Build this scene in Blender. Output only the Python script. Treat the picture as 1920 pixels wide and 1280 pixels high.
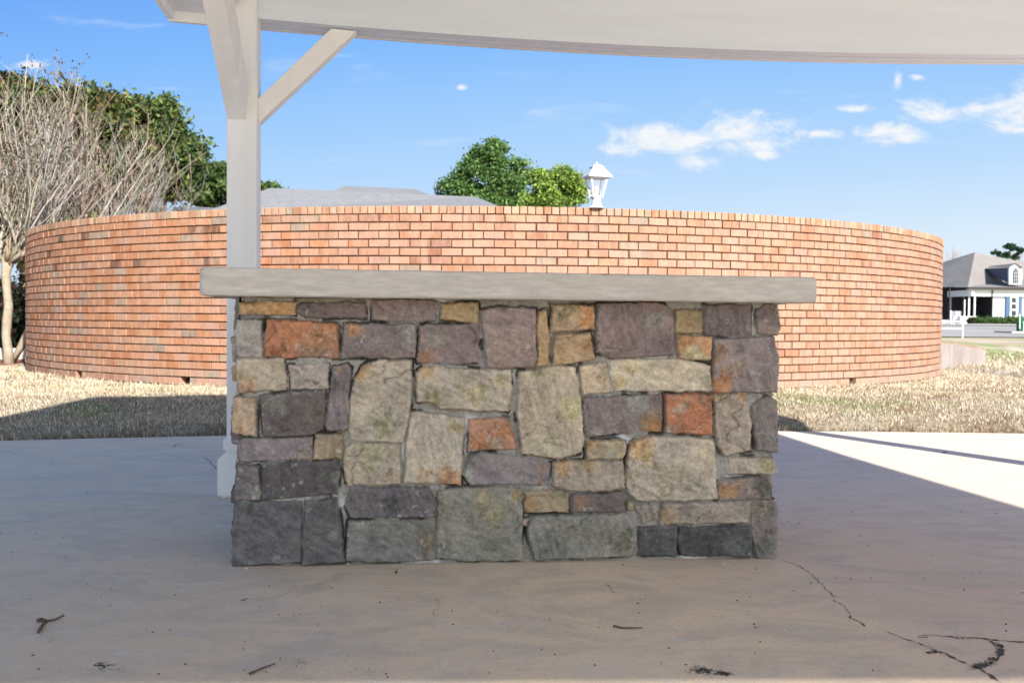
import bpy, bmesh, math, random
import numpy as np
from mathutils import Vector, Matrix
random.seed(7); RNG = np.random.default_rng(11)
for o in list(bpy.data.objects): bpy.data.objects.remove(o)
SC = bpy.context.scene; COL = SC.collection
R_ = math.radians
# ------------------------------------------------------------------ camera
FPX, PITCH, ROLL, CY, CAMZ = 2007.5, 0.0258, 0.0072, 648.8, 0.9
_F = np.array([0, math.cos(PITCH), -math.sin(PITCH)]); _R0 = np.array([1., 0, 0]); _U0 = np.cross(_R0, _F)
_R = _R0*math.cos(ROLL)+_U0*math.sin(ROLL); _U = -_R0*math.sin(ROLL)+_U0*math.cos(ROLL)
cam = bpy.data.cameras.new('camera'); co = bpy.data.objects.new('camera', cam); COL.objects.link(co)
M = Matrix.Identity(4)
for i in range(3):
    M[i][0] = _R[i]; M[i][1] = _U[i]; M[i][2] = -_F[i]
M[2][3] = CAMZ; co.matrix_world = M
cam.sensor_width = 36; cam.lens = FPX/1920*36; cam.shift_y = (CY-640)/1920
cam.clip_start = .05; cam.clip_end = 3000
cam.dof.use_dof = True; cam.dof.focus_distance = 4.0; cam.dof.aperture_fstop = 7.1
SC.camera = co
# ------------------------------------------------------------------ sun, sky, exposure
SUN_EL = 31.3; SUNH = np.array([.433, -.901])          # horizontal vector towards the sun
SUN_STRENGTH, SKY_STRENGTH, EXPOSURE = 5.0, 0.10, 1.1
sl = bpy.data.lights.new('sun', 'SUN'); so = bpy.data.objects.new('sun', sl); COL.objects.link(so)
sl.energy = SUN_STRENGTH; sl.angle = R_(.5); sl.color = (1, .94, .85)
sd = Vector((SUNH[0]*math.cos(R_(SUN_EL)), SUNH[1]*math.cos(R_(SUN_EL)), math.sin(R_(SUN_EL)))).normalized()
so.rotation_euler = sd.to_track_quat('Z', 'Y').to_euler(); so.location = (6, -12, 9)
SC.view_settings.view_transform = 'Standard'; SC.view_settings.look = 'None'
SC.view_settings.exposure = EXPOSURE; SC.view_settings.gamma = 1
W = bpy.data.worlds.new('World'); SC.world = W; W.use_nodes = True
wt = W.node_tree; wt.nodes.clear()
def wn(t, **k):
    n = wt.nodes.new(t)
    for a, b in k.items(): setattr(n, a, b)
    return n
def wm(op, a, b=None, c=None):
    n = wn('ShaderNodeMath', operation=op)
    for i, v in enumerate((a, b, c)):
        if v is None: continue
        if isinstance(v, (int, float)): n.inputs[i].default_value = v
        else: wt.links.new(v, n.inputs[i])
    return n.outputs[0]
out = wn('ShaderNodeOutputWorld'); bg = wn('ShaderNodeBackground'); wt.links.new(bg.outputs[0], out.inputs[0])
sky = wn('ShaderNodeTexSky', sky_type='NISHITA', sun_disc=False)
sky.sun_elevation = R_(SUN_EL); sky.sun_rotation = math.atan2(sd.x, sd.y)
sky.air_density = 1.0; sky.dust_density = .6; sky.ozone_density = 1.4; sky.altitude = 0
tc = wn('ShaderNodeTexCoord'); sx = wn('ShaderNodeSeparateXYZ'); wt.links.new(tc.outputs['Generated'], sx.inputs[0])
yy = wm('MAXIMUM', sx.outputs[1], .02); uu = wm('DIVIDE', sx.outputs[0], yy); vv = wm('DIVIDE', sx.outputs[2], yy)
front = wm('GREATER_THAN', sx.outputs[1], .05)
cb = wn('ShaderNodeCombineXYZ'); wt.links.new(uu, cb.inputs[0]); wt.links.new(vv, cb.inputs[1])
def wnoise(scale, det, sxx=1., syy=1., rough=.6, dist=0.):
    mp = wn('ShaderNodeMapping'); mp.inputs['Scale'].default_value = (sxx, syy, 1); wt.links.new(cb.outputs[0], mp.inputs[0])
    nz = wn('ShaderNodeTexNoise'); nz.inputs['Scale'].default_value = scale; nz.inputs['Detail'].default_value = det
    nz.inputs['Roughness'].default_value = rough; nz.inputs['Distortion'].default_value = dist
    wt.links.new(mp.outputs[0], nz.inputs['Vector']); return nz.outputs[0]
CL = [(1375,248,112,42),(1290,262,110,34),(1215,262,100,30),(1160,278,48,18),(1420,272,72,20),(1310,306,48,20),(1665,248,66,17),
      (1690,258,40,12),(1745,212,70,26),(1815,208,34,17),(1905,203,84,40),(1905,246,56,13),(1525,252,54,9),(1590,207,40,9),
      (1650,268,36,10),(1895,222,60,30),(62,126,34,9),(1427,290,44,10),(862,167,9,6),(1710,148,18,8),(1675,150,10,20)]
tot = None
for (px_, py_, rx, ry) in CL:
    hz = 590+.0072*px_
    a = wm('DIVIDE', wm('SUBTRACT', uu, (px_-960)/FPX), rx/FPX); b = wm('DIVIDE', wm('SUBTRACT', vv, (hz-py_)/FPX), ry/FPX)
    r = wm('SQRT', wm('ADD', wm('MULTIPLY', a, a), wm('MULTIPLY', b, b)))
    m = wm('SUBTRACT', 1.0, r); tot = m if tot is None else wm('MAXIMUM', tot, m)
nz1 = wnoise(24, 9, 1, 1.9, .68, .5)
dens = wm('ADD', tot, wm('MULTIPLY', wm('SUBTRACT', nz1, .47), 4.2))
mr = wn('ShaderNodeMapRange', interpolation_type='SMOOTHSTEP'); wt.links.new(dens, mr.inputs[0])
mr.inputs[1].default_value = -.1; mr.inputs[2].default_value = 1.35
# thin streaks high on the left and a pale veil low on the right
wis = wnoise(7, 7, 1.0, 6.0, .6, .6)
mr2 = wn('ShaderNodeMapRange', interpolation_type='SMOOTHSTEP'); wt.links.new(wis, mr2.inputs[0])
mr2.inputs[1].default_value = .56; mr2.inputs[2].default_value = .8; mr2.inputs[4].default_value = .38
clo = wm('MULTIPLY', wm('MAXIMUM', mr.outputs[0], mr2.outputs[0]), front)
mx = wn('ShaderNodeMixRGB'); wt.links.new(clo, mx.inputs[0])
# clear winter sky opposite the sun: deep blue above, paling to the horizon and towards the right
el = wm('ADD', vv, wm('MULTIPLY', uu, -.075))
rp = wn('ShaderNodeValToRGB'); wt.links.new(el, rp.inputs[0]); rp.color_ramp.elements[0].position = 0.0; rp.color_ramp.elements[1].position = .34
SK = [(0.0, (.78, .89, .975)), (.05, (.71, .85, .975)), (.11, (.53, .74, .99)), (.18, (.38, .635, .99)), (.26, (.235, .51, .99)), (.34, (.16, .40, .94))]
while len(rp.color_ramp.elements) < len(SK): rp.color_ramp.elements.new(.5)
for e_, (p_, c_) in zip(rp.color_ramp.elements, SK): e_.position = p_
for e_, (p_, c_) in zip(rp.color_ramp.elements, SK): e_.position = p_; e_.color = (*c_, 1)
sc_ = wn('ShaderNodeVectorMath', operation='SCALE'); wt.links.new(rp.outputs[0], sc_.inputs[0]); sc_.inputs['Scale'].default_value = 1/(SKY_STRENGTH*2**EXPOSURE)
fm = wn('ShaderNodeMapRange', interpolation_type='SMOOTHSTEP'); wt.links.new(sx.outputs[1], fm.inputs[0]); fm.inputs[1].default_value = 0; fm.inputs[2].default_value = .5
gm = wn('ShaderNodeMixRGB'); wt.links.new(fm.outputs[0], gm.inputs[0]); wt.links.new(sky.outputs[0], gm.inputs[1]); wt.links.new(sc_.outputs[0], gm.inputs[2]); wt.links.new(gm.outputs[0], mx.inputs[1])
cw = .97/(SKY_STRENGTH*2**EXPOSURE); mx.inputs[2].default_value = (cw*.95, cw*.975, cw, 1)
wt.links.new(mx.outputs[0], bg.inputs[0]); bg.inputs[1].default_value = SKY_STRENGTH
# ------------------------------------------------------------------ pixel to place
def ray(x, y):
    v = _F+_R*(x-960)/FPX+_U*(CY-y)/FPX
    return v
def P(x, y, d):
    v = ray(x, y); return np.array([v[0]/v[1]*d, d, CAMZ+v[2]/v[1]*d])
def G(x, y, z=0.):
    v = ray(x, y); t = (z-CAMZ)/v[2]; return np.array([v[0]*t, v[1]*t, z])
# ------------------------------------------------------------------ helpers
def srgb(r, g, b, k=1.):
    f = lambda c: (c/255/12.92 if c/255 <= .04045 else ((c/255+.055)/1.055)**2.4)*k
    return (f(r), f(g), f(b))
def tag(o, label=None, cat=None, group=None, kind=None):
    if label: o['label'] = label
    if cat: o['category'] = cat
    if group: o['group'] = group
    if kind: o['kind'] = kind
    return o
def empty(name, loc, label, cat, group=None):
    o = bpy.data.objects.new(name, None); COL.objects.link(o); o.location = [float(c) for c in loc]
    o.empty_display_size = .2
    return tag(o, label, cat, group)
class MB:
    def __init__(s): s.v = []; s.f = []; s.c = []
    def add(s, v, f, c=None):
        n = len(s.v); s.v += [tuple(map(float, p)) for p in v]; s.f += [tuple(i+n for i in q) for q in f]
        s.c += [c if c is not None else (.5, .5, .5)]*len(v); return s
    def box(s, c, size, rz=0., col=None, jit=0.):
        hx, hy, hz = [a/2 for a in size]; cr, sr = math.cos(rz), math.sin(rz); vs = []
        for z in (-hz, hz):
            for x, y in ((-hx, -hy), (hx, -hy), (hx, hy), (-hx, hy)):
                vs.append((c[0]+x*cr-y*sr+random.uniform(-jit, jit), c[1]+x*sr+y*cr+random.uniform(-jit, jit), c[2]+z+random.uniform(-jit, jit)))
        return s.add(vs, [(3, 2, 1, 0), (4, 5, 6, 7), (0, 1, 5, 4), (1, 2, 6, 5), (2, 3, 7, 6), (3, 0, 4, 7)], col)
    def beam(s, a, b, w, h, up=(0, 0, 1), col=None):
        a = np.array(a, float); b = np.array(b, float); d = (b-a)/np.linalg.norm(b-a); u = np.array(up, float)
        r = np.cross(d, u); r /= np.linalg.norm(r); u = np.cross(r, d)
        vs = [p+r*sx_*w/2+u*sz_*h/2 for p in (a, b) for sx_, sz_ in ((-1, -1), (1, -1), (1, 1), (-1, 1))]
        return s.add(vs, [(0, 1, 2, 3), (7, 6, 5, 4), (0, 4, 5, 1), (1, 5, 6, 2), (2, 6, 7, 3), (3, 7, 4, 0)], col)
    def tube(s, pts, rad, n=6, col=None):
        pts = [np.array(p, float) for p in pts]; vs = []; fs = []
        for i, p in enumerate(pts):
            d = pts[min(i+1, len(pts)-1)]-pts[max(i-1, 0)]; d = d/(np.linalg.norm(d)+1e-9)
            a = np.cross(d, (0, 0, 1.) if abs(d[2]) < .9 else (1., 0, 0)); a /= np.linalg.norm(a); b = np.cross(d, a)
            r = rad[i] if hasattr(rad, '__len__') else rad
            vs += [p+r*(a*math.cos(2*math.pi*k/n)+b*math.sin(2*math.pi*k/n)) for k in range(n)]
        for i in range(len(pts)-1):
            for k in range(n):
                fs.append((i*n+k, i*n+(k+1) % n, (i+1)*n+(k+1) % n, (i+1)*n+k))
        fs.append(tuple(range(n))[::-1]); fs.append(tuple((len(pts)-1)*n+k for k in range(n)))
        return s.add(vs, fs, col)
    def frust(s, c, z0, z1, w0, w1, n=4, rot=math.pi/4, col=None, cap=True):
        vs = []
        for z, w in ((z0, w0), (z1, w1)):
            vs += [(c[0]+w*math.cos(rot+2*math.pi*k/n), c[1]+w*math.sin(rot+2*math.pi*k/n), z) for k in range(n)]
        fs = [(k, (k+1) % n, n+(k+1) % n, n+k) for k in range(n)]
        if cap: fs += [tuple(range(n))[::-1], tuple(range(n, 2*n))]
        return s.add(vs, fs, col)
    def build(s, name, mat, parent=None, smooth=False, origin=None, bevel=0., bseg=2):
        me = bpy.data.meshes.new(name)
        off = np.array(parent.location if parent is not None and parent.parent is None else (0, 0, 0)) if parent is not None else (np.array(origin) if origin is not None else np.zeros(3))
        if parent is not None:
            q = parent; off = np.zeros(3)
            while q is not None: off = off+np.array(q.location); q = q.parent
        v = [tuple(np.array(p)-off) for p in s.v]
        me.from_pydata(v, [], s.f); me.update()
        ca = me.color_attributes.new('Col', 'FLOAT_COLOR', 'POINT')
        arr = np.ones((len(s.v), 4), dtype=np.float32); arr[:, :3] = np.array(s.c, dtype=np.float32).reshape(-1, 3); ca.data.foreach_set('color', arr.ravel())
        me.materials.append(mat)
        if smooth: me.shade_smooth()
        o = bpy.data.objects.new(name, me); COL.objects.link(o)
        if parent is not None: o.parent = parent
        elif origin is not None: o.location = [float(c) for c in origin]
        if bevel:
            b = o.modifiers.new('bevel', 'BEVEL'); b.width = bevel; b.segments = bseg; b.limit_method = 'ANGLE'; b.angle_limit = R_(40)
        return o
def raw(name, V, F, C, mat, parent=None, smooth=False):
    """V (n,3), F (m,3|4) numpy arrays -> one mesh object, quick"""
    me = bpy.data.meshes.new(name); V = np.asarray(V, dtype=np.float32)
    if parent is not None: V = V-np.array(parent.location, dtype=np.float32)
    F = np.asarray(F, dtype=np.int32); k = F.shape[1]
    me.vertices.add(len(V)); me.vertices.foreach_set('co', V.ravel())
    me.loops.add(F.size); me.loops.foreach_set('vertex_index', F.ravel())
    me.polygons.add(len(F)); me.polygons.foreach_set('loop_start', np.arange(0, F.size, k, dtype=np.int32))
    me.update(calc_edges=True); me.validate()
    if C is not None:
        ca = me.color_attributes.new('Col', 'FLOAT_COLOR', 'POINT'); a = np.ones((len(V), 4), dtype=np.float32); a[:, :3] = C
        ca.data.foreach_set('color', a.ravel())
    me.materials.append(mat)
    if smooth: me.shade_smooth()
    o = bpy.data.objects.new(name, me); COL.objects.link(o)
    if parent is not None: o.parent = parent
    return o
# value noise in numpy
_T = RNG.random((256, 256))
def vn(x, y):
    xi = np.floor(x).astype(int); yi = np.floor(y).astype(int); fx = x-xi; fy = y-yi
    fx = fx*fx*(3-2*fx); fy = fy*fy*(3-2*fy)
    g = lambda a, b: _T[a & 255, b & 255]
    return (g(xi, yi)*(1-fx)+g(xi+1, yi)*fx)*(1-fy)+(g(xi, yi+1)*(1-fx)+g(xi+1, yi+1)*fx)*fy
def fbm(x, y, o=4, g=.5):
    x = np.asarray(x, float); y = np.asarray(y, float); s = 0; a = 1; t = 0
    for i in range(o):
        s = s+a*(vn(x+i*17.3, y+i*9.1)-.5); t += a; a *= g; x = x*2.03; y = y*2.03
    return s/t*2
# ------------------------------------------------------------------ materials
def mat(name, col=(.5, .5, .5), attr=False, rough=.8, nscale=8., namt=.0, tint=None, bump=0., bscale=60., metal=0., spec=.3, stretch=(1, 1, 1), trans=0., det=6., sheen=0.):
    m = bpy.data.materials.new(name); m.use_nodes = True; t = m.node_tree; b = t.nodes['Principled BSDF']
    b.inputs['Roughness'].default_value = rough; b.inputs['Metallic'].default_value = metal; b.inputs['Specular IOR Level'].default_value = spec
    tcn = t.nodes.new('ShaderNodeTexCoord'); mp = t.nodes.new('ShaderNodeMapping'); mp.inputs['Scale'].default_value = stretch
    t.links.new(tcn.outputs['Object'], mp.inputs[0])
    if attr:
        a = t.nodes.new('ShaderNodeVertexColor'); a.layer_name = 'Col'; src = a.outputs[0]
    else:
        a = t.nodes.new('ShaderNodeRGB'); a.outputs[0].default_value = (*col, 1); src = a.outputs[0]
    if namt:
        nz = t.nodes.new('ShaderNodeTexNoise'); nz.inputs['Scale'].default_value = nscale; nz.inputs['Detail'].default_value = det; nz.inputs['Roughness'].default_value = .62
        t.links.new(mp.outputs[0], nz.inputs['Vector'])
        r = t.nodes.new('ShaderNodeMapRange'); r.inputs[1].default_value = .3; r.inputs[2].default_value = .7
        r.inputs[3].default_value = 1-namt; r.inputs[4].default_value = 1+namt; t.links.new(nz.outputs[0], r.inputs[0])
        mxx = t.nodes.new('ShaderNodeVectorMath'); mxx.operation = 'SCALE'; t.links.new(src, mxx.inputs[0]); t.links.new(r.outputs[0], mxx.inputs['Scale']); src = mxx.outputs[0]
        if tint:
            nz2 = t.nodes.new('ShaderNodeTexNoise'); nz2.inputs['Scale'].default_value = nscale*.37; nz2.inputs['Detail'].default_value = 4
            t.links.new(mp.outputs[0], nz2.inputs['Vector']); cr = t.nodes.new('ShaderNodeMapRange'); cr.inputs[1].default_value = .45; cr.inputs[2].default_value = .7
            t.links.new(nz2.outputs[0], cr.inputs[0]); cr.inputs[4].default_value = .75; mx2 = t.nodes.new('ShaderNodeMixRGB'); t.links.new(cr.outputs[0], mx2.inputs[0]); t.links.new(src, mx2.inputs[1]); mx2.inputs[2].default_value = (*tint, 1); src = mx2.outputs[0]
    t.links.new(src, b.inputs['Base Color'])
    if bump:
        nb = t.nodes.new('ShaderNodeTexNoise'); nb.inputs['Scale'].default_value = bscale; nb.inputs['Detail'].default_value = 8; t.links.new(mp.outputs[0], nb.inputs['Vector'])
        bp = t.nodes.new('ShaderNodeBump'); bp.inputs['Strength'].default_value = 1; bp.inputs['Distance'].default_value = bump
        t.links.new(nb.outputs[0], bp.inputs['Height']); t.links.new(bp.outputs[0], b.inputs['Normal'])
    if trans:
        b.inputs['Transmission Weight'].default_value = trans
    return m
def leafmat(name):
    m = mat(name, attr=True, rough=.6, spec=.25); t = m.node_tree; b = t.nodes['Principled BSDF']
    tr = t.nodes.new('ShaderNodeBsdfTranslucent'); src = b.inputs['Base Color'].links[0].from_socket; t.links.new(src, tr.inputs[0])
    ms = t.nodes.new('ShaderNodeMixShader'); ms.inputs[0].default_value = .27; o = t.nodes['Material Output']
    t.links.new(b.outputs[0], ms.inputs[1]); t.links.new(tr.outputs[0], ms.inputs[2]); t.links.new(ms.outputs[0], o.inputs[0]); return m
M_STONE = mat('field_stone', attr=True, rough=.88, nscale=130, namt=.18, bump=.0022, bscale=90)
M_SLAB = mat('cast_concrete', (.57, .545, .51), rough=.85, nscale=26, namt=.17, tint=(.50, .46, .42), bump=.0025, bscale=110, stretch=(.45, 1, 2.4))
M_BRICK = mat('fired_brick', attr=True, rough=.85, nscale=9, namt=.2, tint=(.37, .235, .17), stretch=(3.4, 3.4, 1.1), bump=.002, bscale=120)
M_MORTAR = mat('dark_mortar', attr=True, rough=.95, nscale=20, namt=.25, bump=.002, bscale=90)
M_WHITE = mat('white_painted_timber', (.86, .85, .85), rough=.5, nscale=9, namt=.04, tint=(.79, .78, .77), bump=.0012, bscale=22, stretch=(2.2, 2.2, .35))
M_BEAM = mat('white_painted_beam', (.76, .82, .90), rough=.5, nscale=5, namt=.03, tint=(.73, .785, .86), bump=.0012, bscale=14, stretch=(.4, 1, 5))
M_SOIL = mat('soil', (.16, .125, .09), rough=1, nscale=6, namt=.3, bump=.02, bscale=20)
M_BLADE = leafmat('grass_blade'); M_BLADE.node_tree.nodes['Mix Shader'].inputs[0].default_value = .2; M_LEAF = leafmat('leaf')
M_BARK = mat('pale_bark', attr=True, rough=.9, nscale=14, namt=.25, bump=.004, bscale=50)
M_LAMP = mat('white_cast_metal', (.62, .63, .66), rough=.35)
M_TWIG = mat('dry_twig', (.11, .085, .065), rough=.9, nscale=40, namt=.3)
M_DRYLEAF = mat('dry_leaf', (.11, .045, .025), rough=.8, nscale=40, namt=.3)
M_CRUMB = mat('pale_crumb', (.55, .52, .48), rough=.9)
M_CRACK = mat('crack_dirt', (.07, .068, .058), rough=1, nscale=30, namt=.3)
M_ASPH = mat('asphalt', (.27, .26, .25), rough=.95, spec=.1, nscale=.35, namt=.25, tint=(.36, .34, .32), bump=.004, bscale=60)
def simple(n, c, r=.7, **k): return mat(n, c, rough=r, nscale=k.pop('ns', 2), namt=k.pop('na', .06), **k)
# ------------------------------------------------------------------ terrain
WC = np.array([-.382, 16.973]); WR = 6.6745                       # round brick wall: centre, outer radius
def pad_edge(x):                                                   # far edge of the concrete pad
    x = np.asarray(x, float)
    return 8.70-.0262*(x-2.7)**2+np.where(x > 2.7, .004*(x-2.7)**2, 0)
def smooth(a, b, t):
    t = np.clip((t-a)/(b-a), 0, 1); return t*t*(3-2*t)
def ground_z(x, y):
    x = np.asarray(x, float); y = np.asarray(y, float)
    e = y-pad_edge(x)
    z = .075*smooth(0, .22, e)+.115*smooth(.1, 1.9, e)
    far = np.interp(y, [15.5, 25, 35, 50, 65, 78, 400], [0, .03, .13, .30, .44, .56, .6])
    z = z+far
    z = z-.5*np.exp(-((y-19.4)/2.4)**2)*smooth(6.2, 7.2, x)*(1-smooth(7.9, 9.15, x+.1*(y-20)))
    z = z-.16*smooth(6.0, 7.6, x)*smooth(11, 15, y)*(1-smooth(24, 32, y))
    z = z+.018*fbm(x*1.3, y*1.3, 3)*smooth(.1, .6, e)
    # the pad and the earth under it
    inside = (e < 0)
    z = np.where(inside, -.12, z)
    return z
def axis(segs):
    out_ = []
    for a, b, n in segs: out_ += list(np.linspace(a, b, n, endpoint=False))
    return np.array(out_+[segs[-1][1]])
gx = axis([(-400, -40, 14), (-40, -12, 16), (-12, 14, 220), (14, 60, 46), (60, 400, 12)])
gy = axis([(-60, 7, 10), (7, 20, 200), (20, 90, 110), (90, 500, 14)])
GX, GY = np.meshgrid(gx, gy); GZ = ground_z(GX, GY)
nX, nY = len(gx), len(gy); idx = np.arange(nX*nY).reshape(nY, nX)
quad = np.stack([idx[:-1, :-1], idx[:-1, 1:], idx[1:, 1:], idx[1:, :-1]], -1).reshape(-1, 4)
def lawn_col(x, y):
    n = fbm(x*.9, y*.9, 4); n2 = fbm(x*5+40, y*5, 3)
    tan = np.array(srgb(196, 184, 162)); dry = np.array(srgb(160, 141, 116)); grn = np.array(srgb(122, 138, 72))
    k = np.clip(.5+n2*.9, 0, 1)[..., None]; c = tan*k+dry*(1-k)
    gmask = smooth(.34, .62, n+.45*n2+.16*smooth(-2.2, -5, x))*.6
    gmask = np.maximum(gmask, .75*smooth(22.5, 24, y)*smooth(.02, .3, n+.5*n2+.25*(1-smooth(10.5, 13.5, x))))
    hil = smooth(1.1, .2, np.abs(np.hypot(x-WC[0], y-WC[1])-WR)); c = c*(1+.14*hil[..., None])
    # reddish mulch bed at the far left
    mul = smooth(-7.0, -7.25, x)*smooth(14.2, 14.6, y)
    c = c*(1-gmask[..., None])+grn*gmask[..., None]
    c = c*(1-mul[..., None])+np.array(srgb(128, 84, 62))*mul[..., None]
    return c
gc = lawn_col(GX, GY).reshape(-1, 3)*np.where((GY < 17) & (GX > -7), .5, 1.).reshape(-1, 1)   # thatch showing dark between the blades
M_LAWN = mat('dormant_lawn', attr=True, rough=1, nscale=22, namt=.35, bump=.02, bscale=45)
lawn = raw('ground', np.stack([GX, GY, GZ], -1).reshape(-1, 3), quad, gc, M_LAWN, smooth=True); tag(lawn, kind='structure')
# concrete pad ------------------------------------------------------
mb = MB(); xs = np.linspace(-11, 11, 90); n = len(xs)
far = [(x, float(pad_edge(x)), 0) for x in xs]; near = [(x, -9., 0) for x in xs]
mb.add(far+near, [(i+1, i, n+i, n+i+1) for i in range(n-1)])
mb.add(far+[(x, y, -.12) for x, y, z in far], [(i, i+1, n+i+1, n+i) for i in range(n-1)])
def pad_material():
    m = bpy.data.materials.new('brushed_concrete'); m.use_nodes = True; t = m.node_tree; b = t.nodes['Principled BSDF']
    b.inputs['Roughness'].default_value = 1.; b.inputs['Specular IOR Level'].default_value = .04
    g = t.nodes.new('ShaderNodeNewGeometry')
    def noise(sc, det, st=(1, 1, 1), ro=.6, di=0.):
        mp = t.nodes.new('ShaderNodeMapping'); mp.inputs['Scale'].default_value = st; t.links.new(g.outputs['Position'], mp.inputs[0])
        z = t.nodes.new('ShaderNodeTexNoise'); z.inputs['Scale'].default_value = sc; z.inputs['Detail'].default_value = det; z.inputs['Roughness'].default_value = ro; z.inputs['Distortion'].default_value = di
        t.links.new(mp.outputs[0], z.inputs['Vector']); return z.outputs[0]
    def rng(s, a, b_, c, d):
        r = t.nodes.new('ShaderNodeMapRange'); r.interpolation_type = 'SMOOTHSTEP'; t.links.new(s, r.inputs[0])
        for i, v in enumerate((a, b_, c, d)): r.inputs[i+1].default_value = v
        return r.outputs[0]
    def mix(f, a, b_, mode='MIX'):
        x = t.nodes.new('ShaderNodeMixRGB'); x.blend_type = mode
        for i, v in enumerate((f, a, b_)):
            if isinstance(v, float): x.inputs[i].default_value = v
            elif isinstance(v, tuple): x.inputs[i].default_value = (*v, 1)
            else: t.links.new(v, x.inputs[i])
        return x.outputs[0]
    def add(a, b_, op='ADD'):
        x = t.nodes.new('ShaderNodeMath'); x.operation = op
        for i, v in enumerate((a, b_)):
            if isinstance(v, (int, float)): x.inputs[i].default_value = v
            else: t.links.new(v, x.inputs[i])
        return x.outputs[0]
    sp = t.nodes.new('ShaderNodeSeparateXYZ'); t.links.new(g.outputs['Position'], sp.inputs[0])
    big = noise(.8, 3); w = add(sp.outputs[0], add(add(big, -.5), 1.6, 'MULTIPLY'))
    col = mix(rng(w, -1.3, .2, 0., 1.), (.69, .565, .42), (.86, .70, .515))       # greyer left, tan centre, mauve right: worn stain, with mixed light painted in
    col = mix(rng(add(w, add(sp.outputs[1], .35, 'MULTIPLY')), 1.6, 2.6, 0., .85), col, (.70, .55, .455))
    sw = noise(2.2, 9, (1, 1.5, 1), .7, 1.4); col = mix(rng(sw, .42, .64, 0., .45), col, (.44, .40, .37))
    sw2 = noise(6., 8, (.8, 1.7, 1), .68, 1.2); col = mix(rng(sw2, .5, .68, 0., .55), col, (.70, .655, .60))
    st = noise(1.9, 7, (1, 1.4, 1), .62, 1.5); col = mix(rng(st, .6, .74, 0., .5), col, (.30, .26, .22))
    sp_ = noise(46, 4, (1, 1.6, 1), .7); pt = noise(2.1, 3); 
    col = mix(add(rng(sp_, .66, .72, 0., .7), rng(pt, .5, .62, 0., 1.), 'MULTIPLY'), col, (.13, .11, .10))
    por = noise(75, 2, (1, 1.3, 1), .5); col = mix(rng(por, .68, .74, 0., .7), col, (.22, .20, .18))
    agg = noise(38, 6, (1, 1.2, 1), .75); col = mix(rng(agg, .45, .68, 0., .24), col, (.40, .37, .34))
    fine = noise(170, 3); col = mix(rng(fine, .35, .65, 0., .28), col, (.36, .33, .30))
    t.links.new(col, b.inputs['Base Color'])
    h = add(add(noise(7, 8, (1, 1.3, 1), .65, .6), .0012, 'MULTIPLY'), add(noise(90, 6), .0012, 'MULTIPLY'))
    bp = t.nodes.new('ShaderNodeBump'); bp.inputs['Strength'].default_value = .8; bp.inputs['Distance'].default_value = 1.; t.links.new(h, bp.inputs['Height']); t.links.new(bp.outputs[0], b.inputs['Normal'])
    return m
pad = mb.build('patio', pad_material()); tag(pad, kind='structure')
# cracks: jagged ribbons of dirt filled break in the pad -------------
def crack(pts, w, name='crack', seed=1):
    rr = random.Random(seed); mb = MB(); P3 = [G(x, y) for x, y in pts]; fine = []
    for a, b in zip(P3[:-1], P3[1:]):
        L = np.linalg.norm(b-a); k = max(2, int(L/.012))
        for i in range(k):
            fine.append(a+(b-a)*i/k)
    fine.append(P3[-1]); L = []; Rr = []
    ox = oy = 0
    for i, p in enumerate(fine):
        d = fine[min(i+1, len(fine)-1)]-fine[max(0, i-1)]; d = d/(np.linalg.norm(d)+1e-9); nn = np.array([-d[1], d[0], 0])
        ox = .8*ox+rr.gauss(0, .003); f = i/(len(fine)-1); ww = (w[0]*(1-f)+w[1]*f) if isinstance(w, tuple) else w
        ww *= .65*max(0, rr.gauss(.75, .6))+.05; q = p+nn*ox
        L.append(q+nn*ww/2+np.array([0, 0, .0018])); Rr.append(q-nn*ww/2+np.array([0, 0, .0018]))
    n = len(L); mb.add(L+Rr, [(n+i, n+i+1, i+1, i) for i in range(n-1)])
    return mb.build(name, M_CRACK, parent=pad)
def dirt(cx, cy, sx_, sy_, n, seed, name='soot_mark', smax=.006):
    rr = random.Random(seed); mb = MB()
    for i in range(n):
        x = rr.gauss(cx, sx_); y = rr.gauss(cy, sy_); c = G(x, y); f = math.exp(-(((x-cx)/sx_)**2+((y-cy)/sy_)**2)*.5); r_ = smax*rr.uniform(.25, 1)*(.35+.65*f); a = rr.uniform(0, 6.28); k = rr.randint(5, 7)
        z = .0009+.0000012*i
        mb.add([(c[0]+r_*rr.uniform(.5, 1.2)*math.cos(a+6.283*j/k)*1.5, c[1]+r_*rr.uniform(.5, 1.2)*math.sin(a+6.283*j/k), z) for j in range(k)], [tuple(range(k))])
    return mb.build(name, M_CRACK, parent=pad)
crack([(1455, 1043), (1480, 1055), (1500, 1062), (1525, 1082), (1537, 1093)], (.003, .005), seed=1)
crack([(1537, 1093), (1550, 1105), (1572, 1120)], (.006, .004), seed=2)
crack([(1563, 1125), (1590, 1142), (1600, 1158), (1628, 1174)], (.004, .008), seed=3)
crack([(1664, 1184), (1690, 1196), (1720, 1206), (1760, 1220)], (.004, .007), seed=4)
crack([(1706, 1193), (1740, 1191), (1800, 1194), (1850, 1199), (1920, 1204), (1990, 1212)], (.006, .012), seed=5)
crack([(1760, 1220), (1785, 1230), (1820, 1246), (1850, 1264), (1885, 1285)], (.009, .012), seed=6)
crack([(1822, 1251), (1845, 1249), (1868, 1234), (1880, 1222), (1876, 1210), (1852, 1202)], (.012, .010), seed=7)
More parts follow.
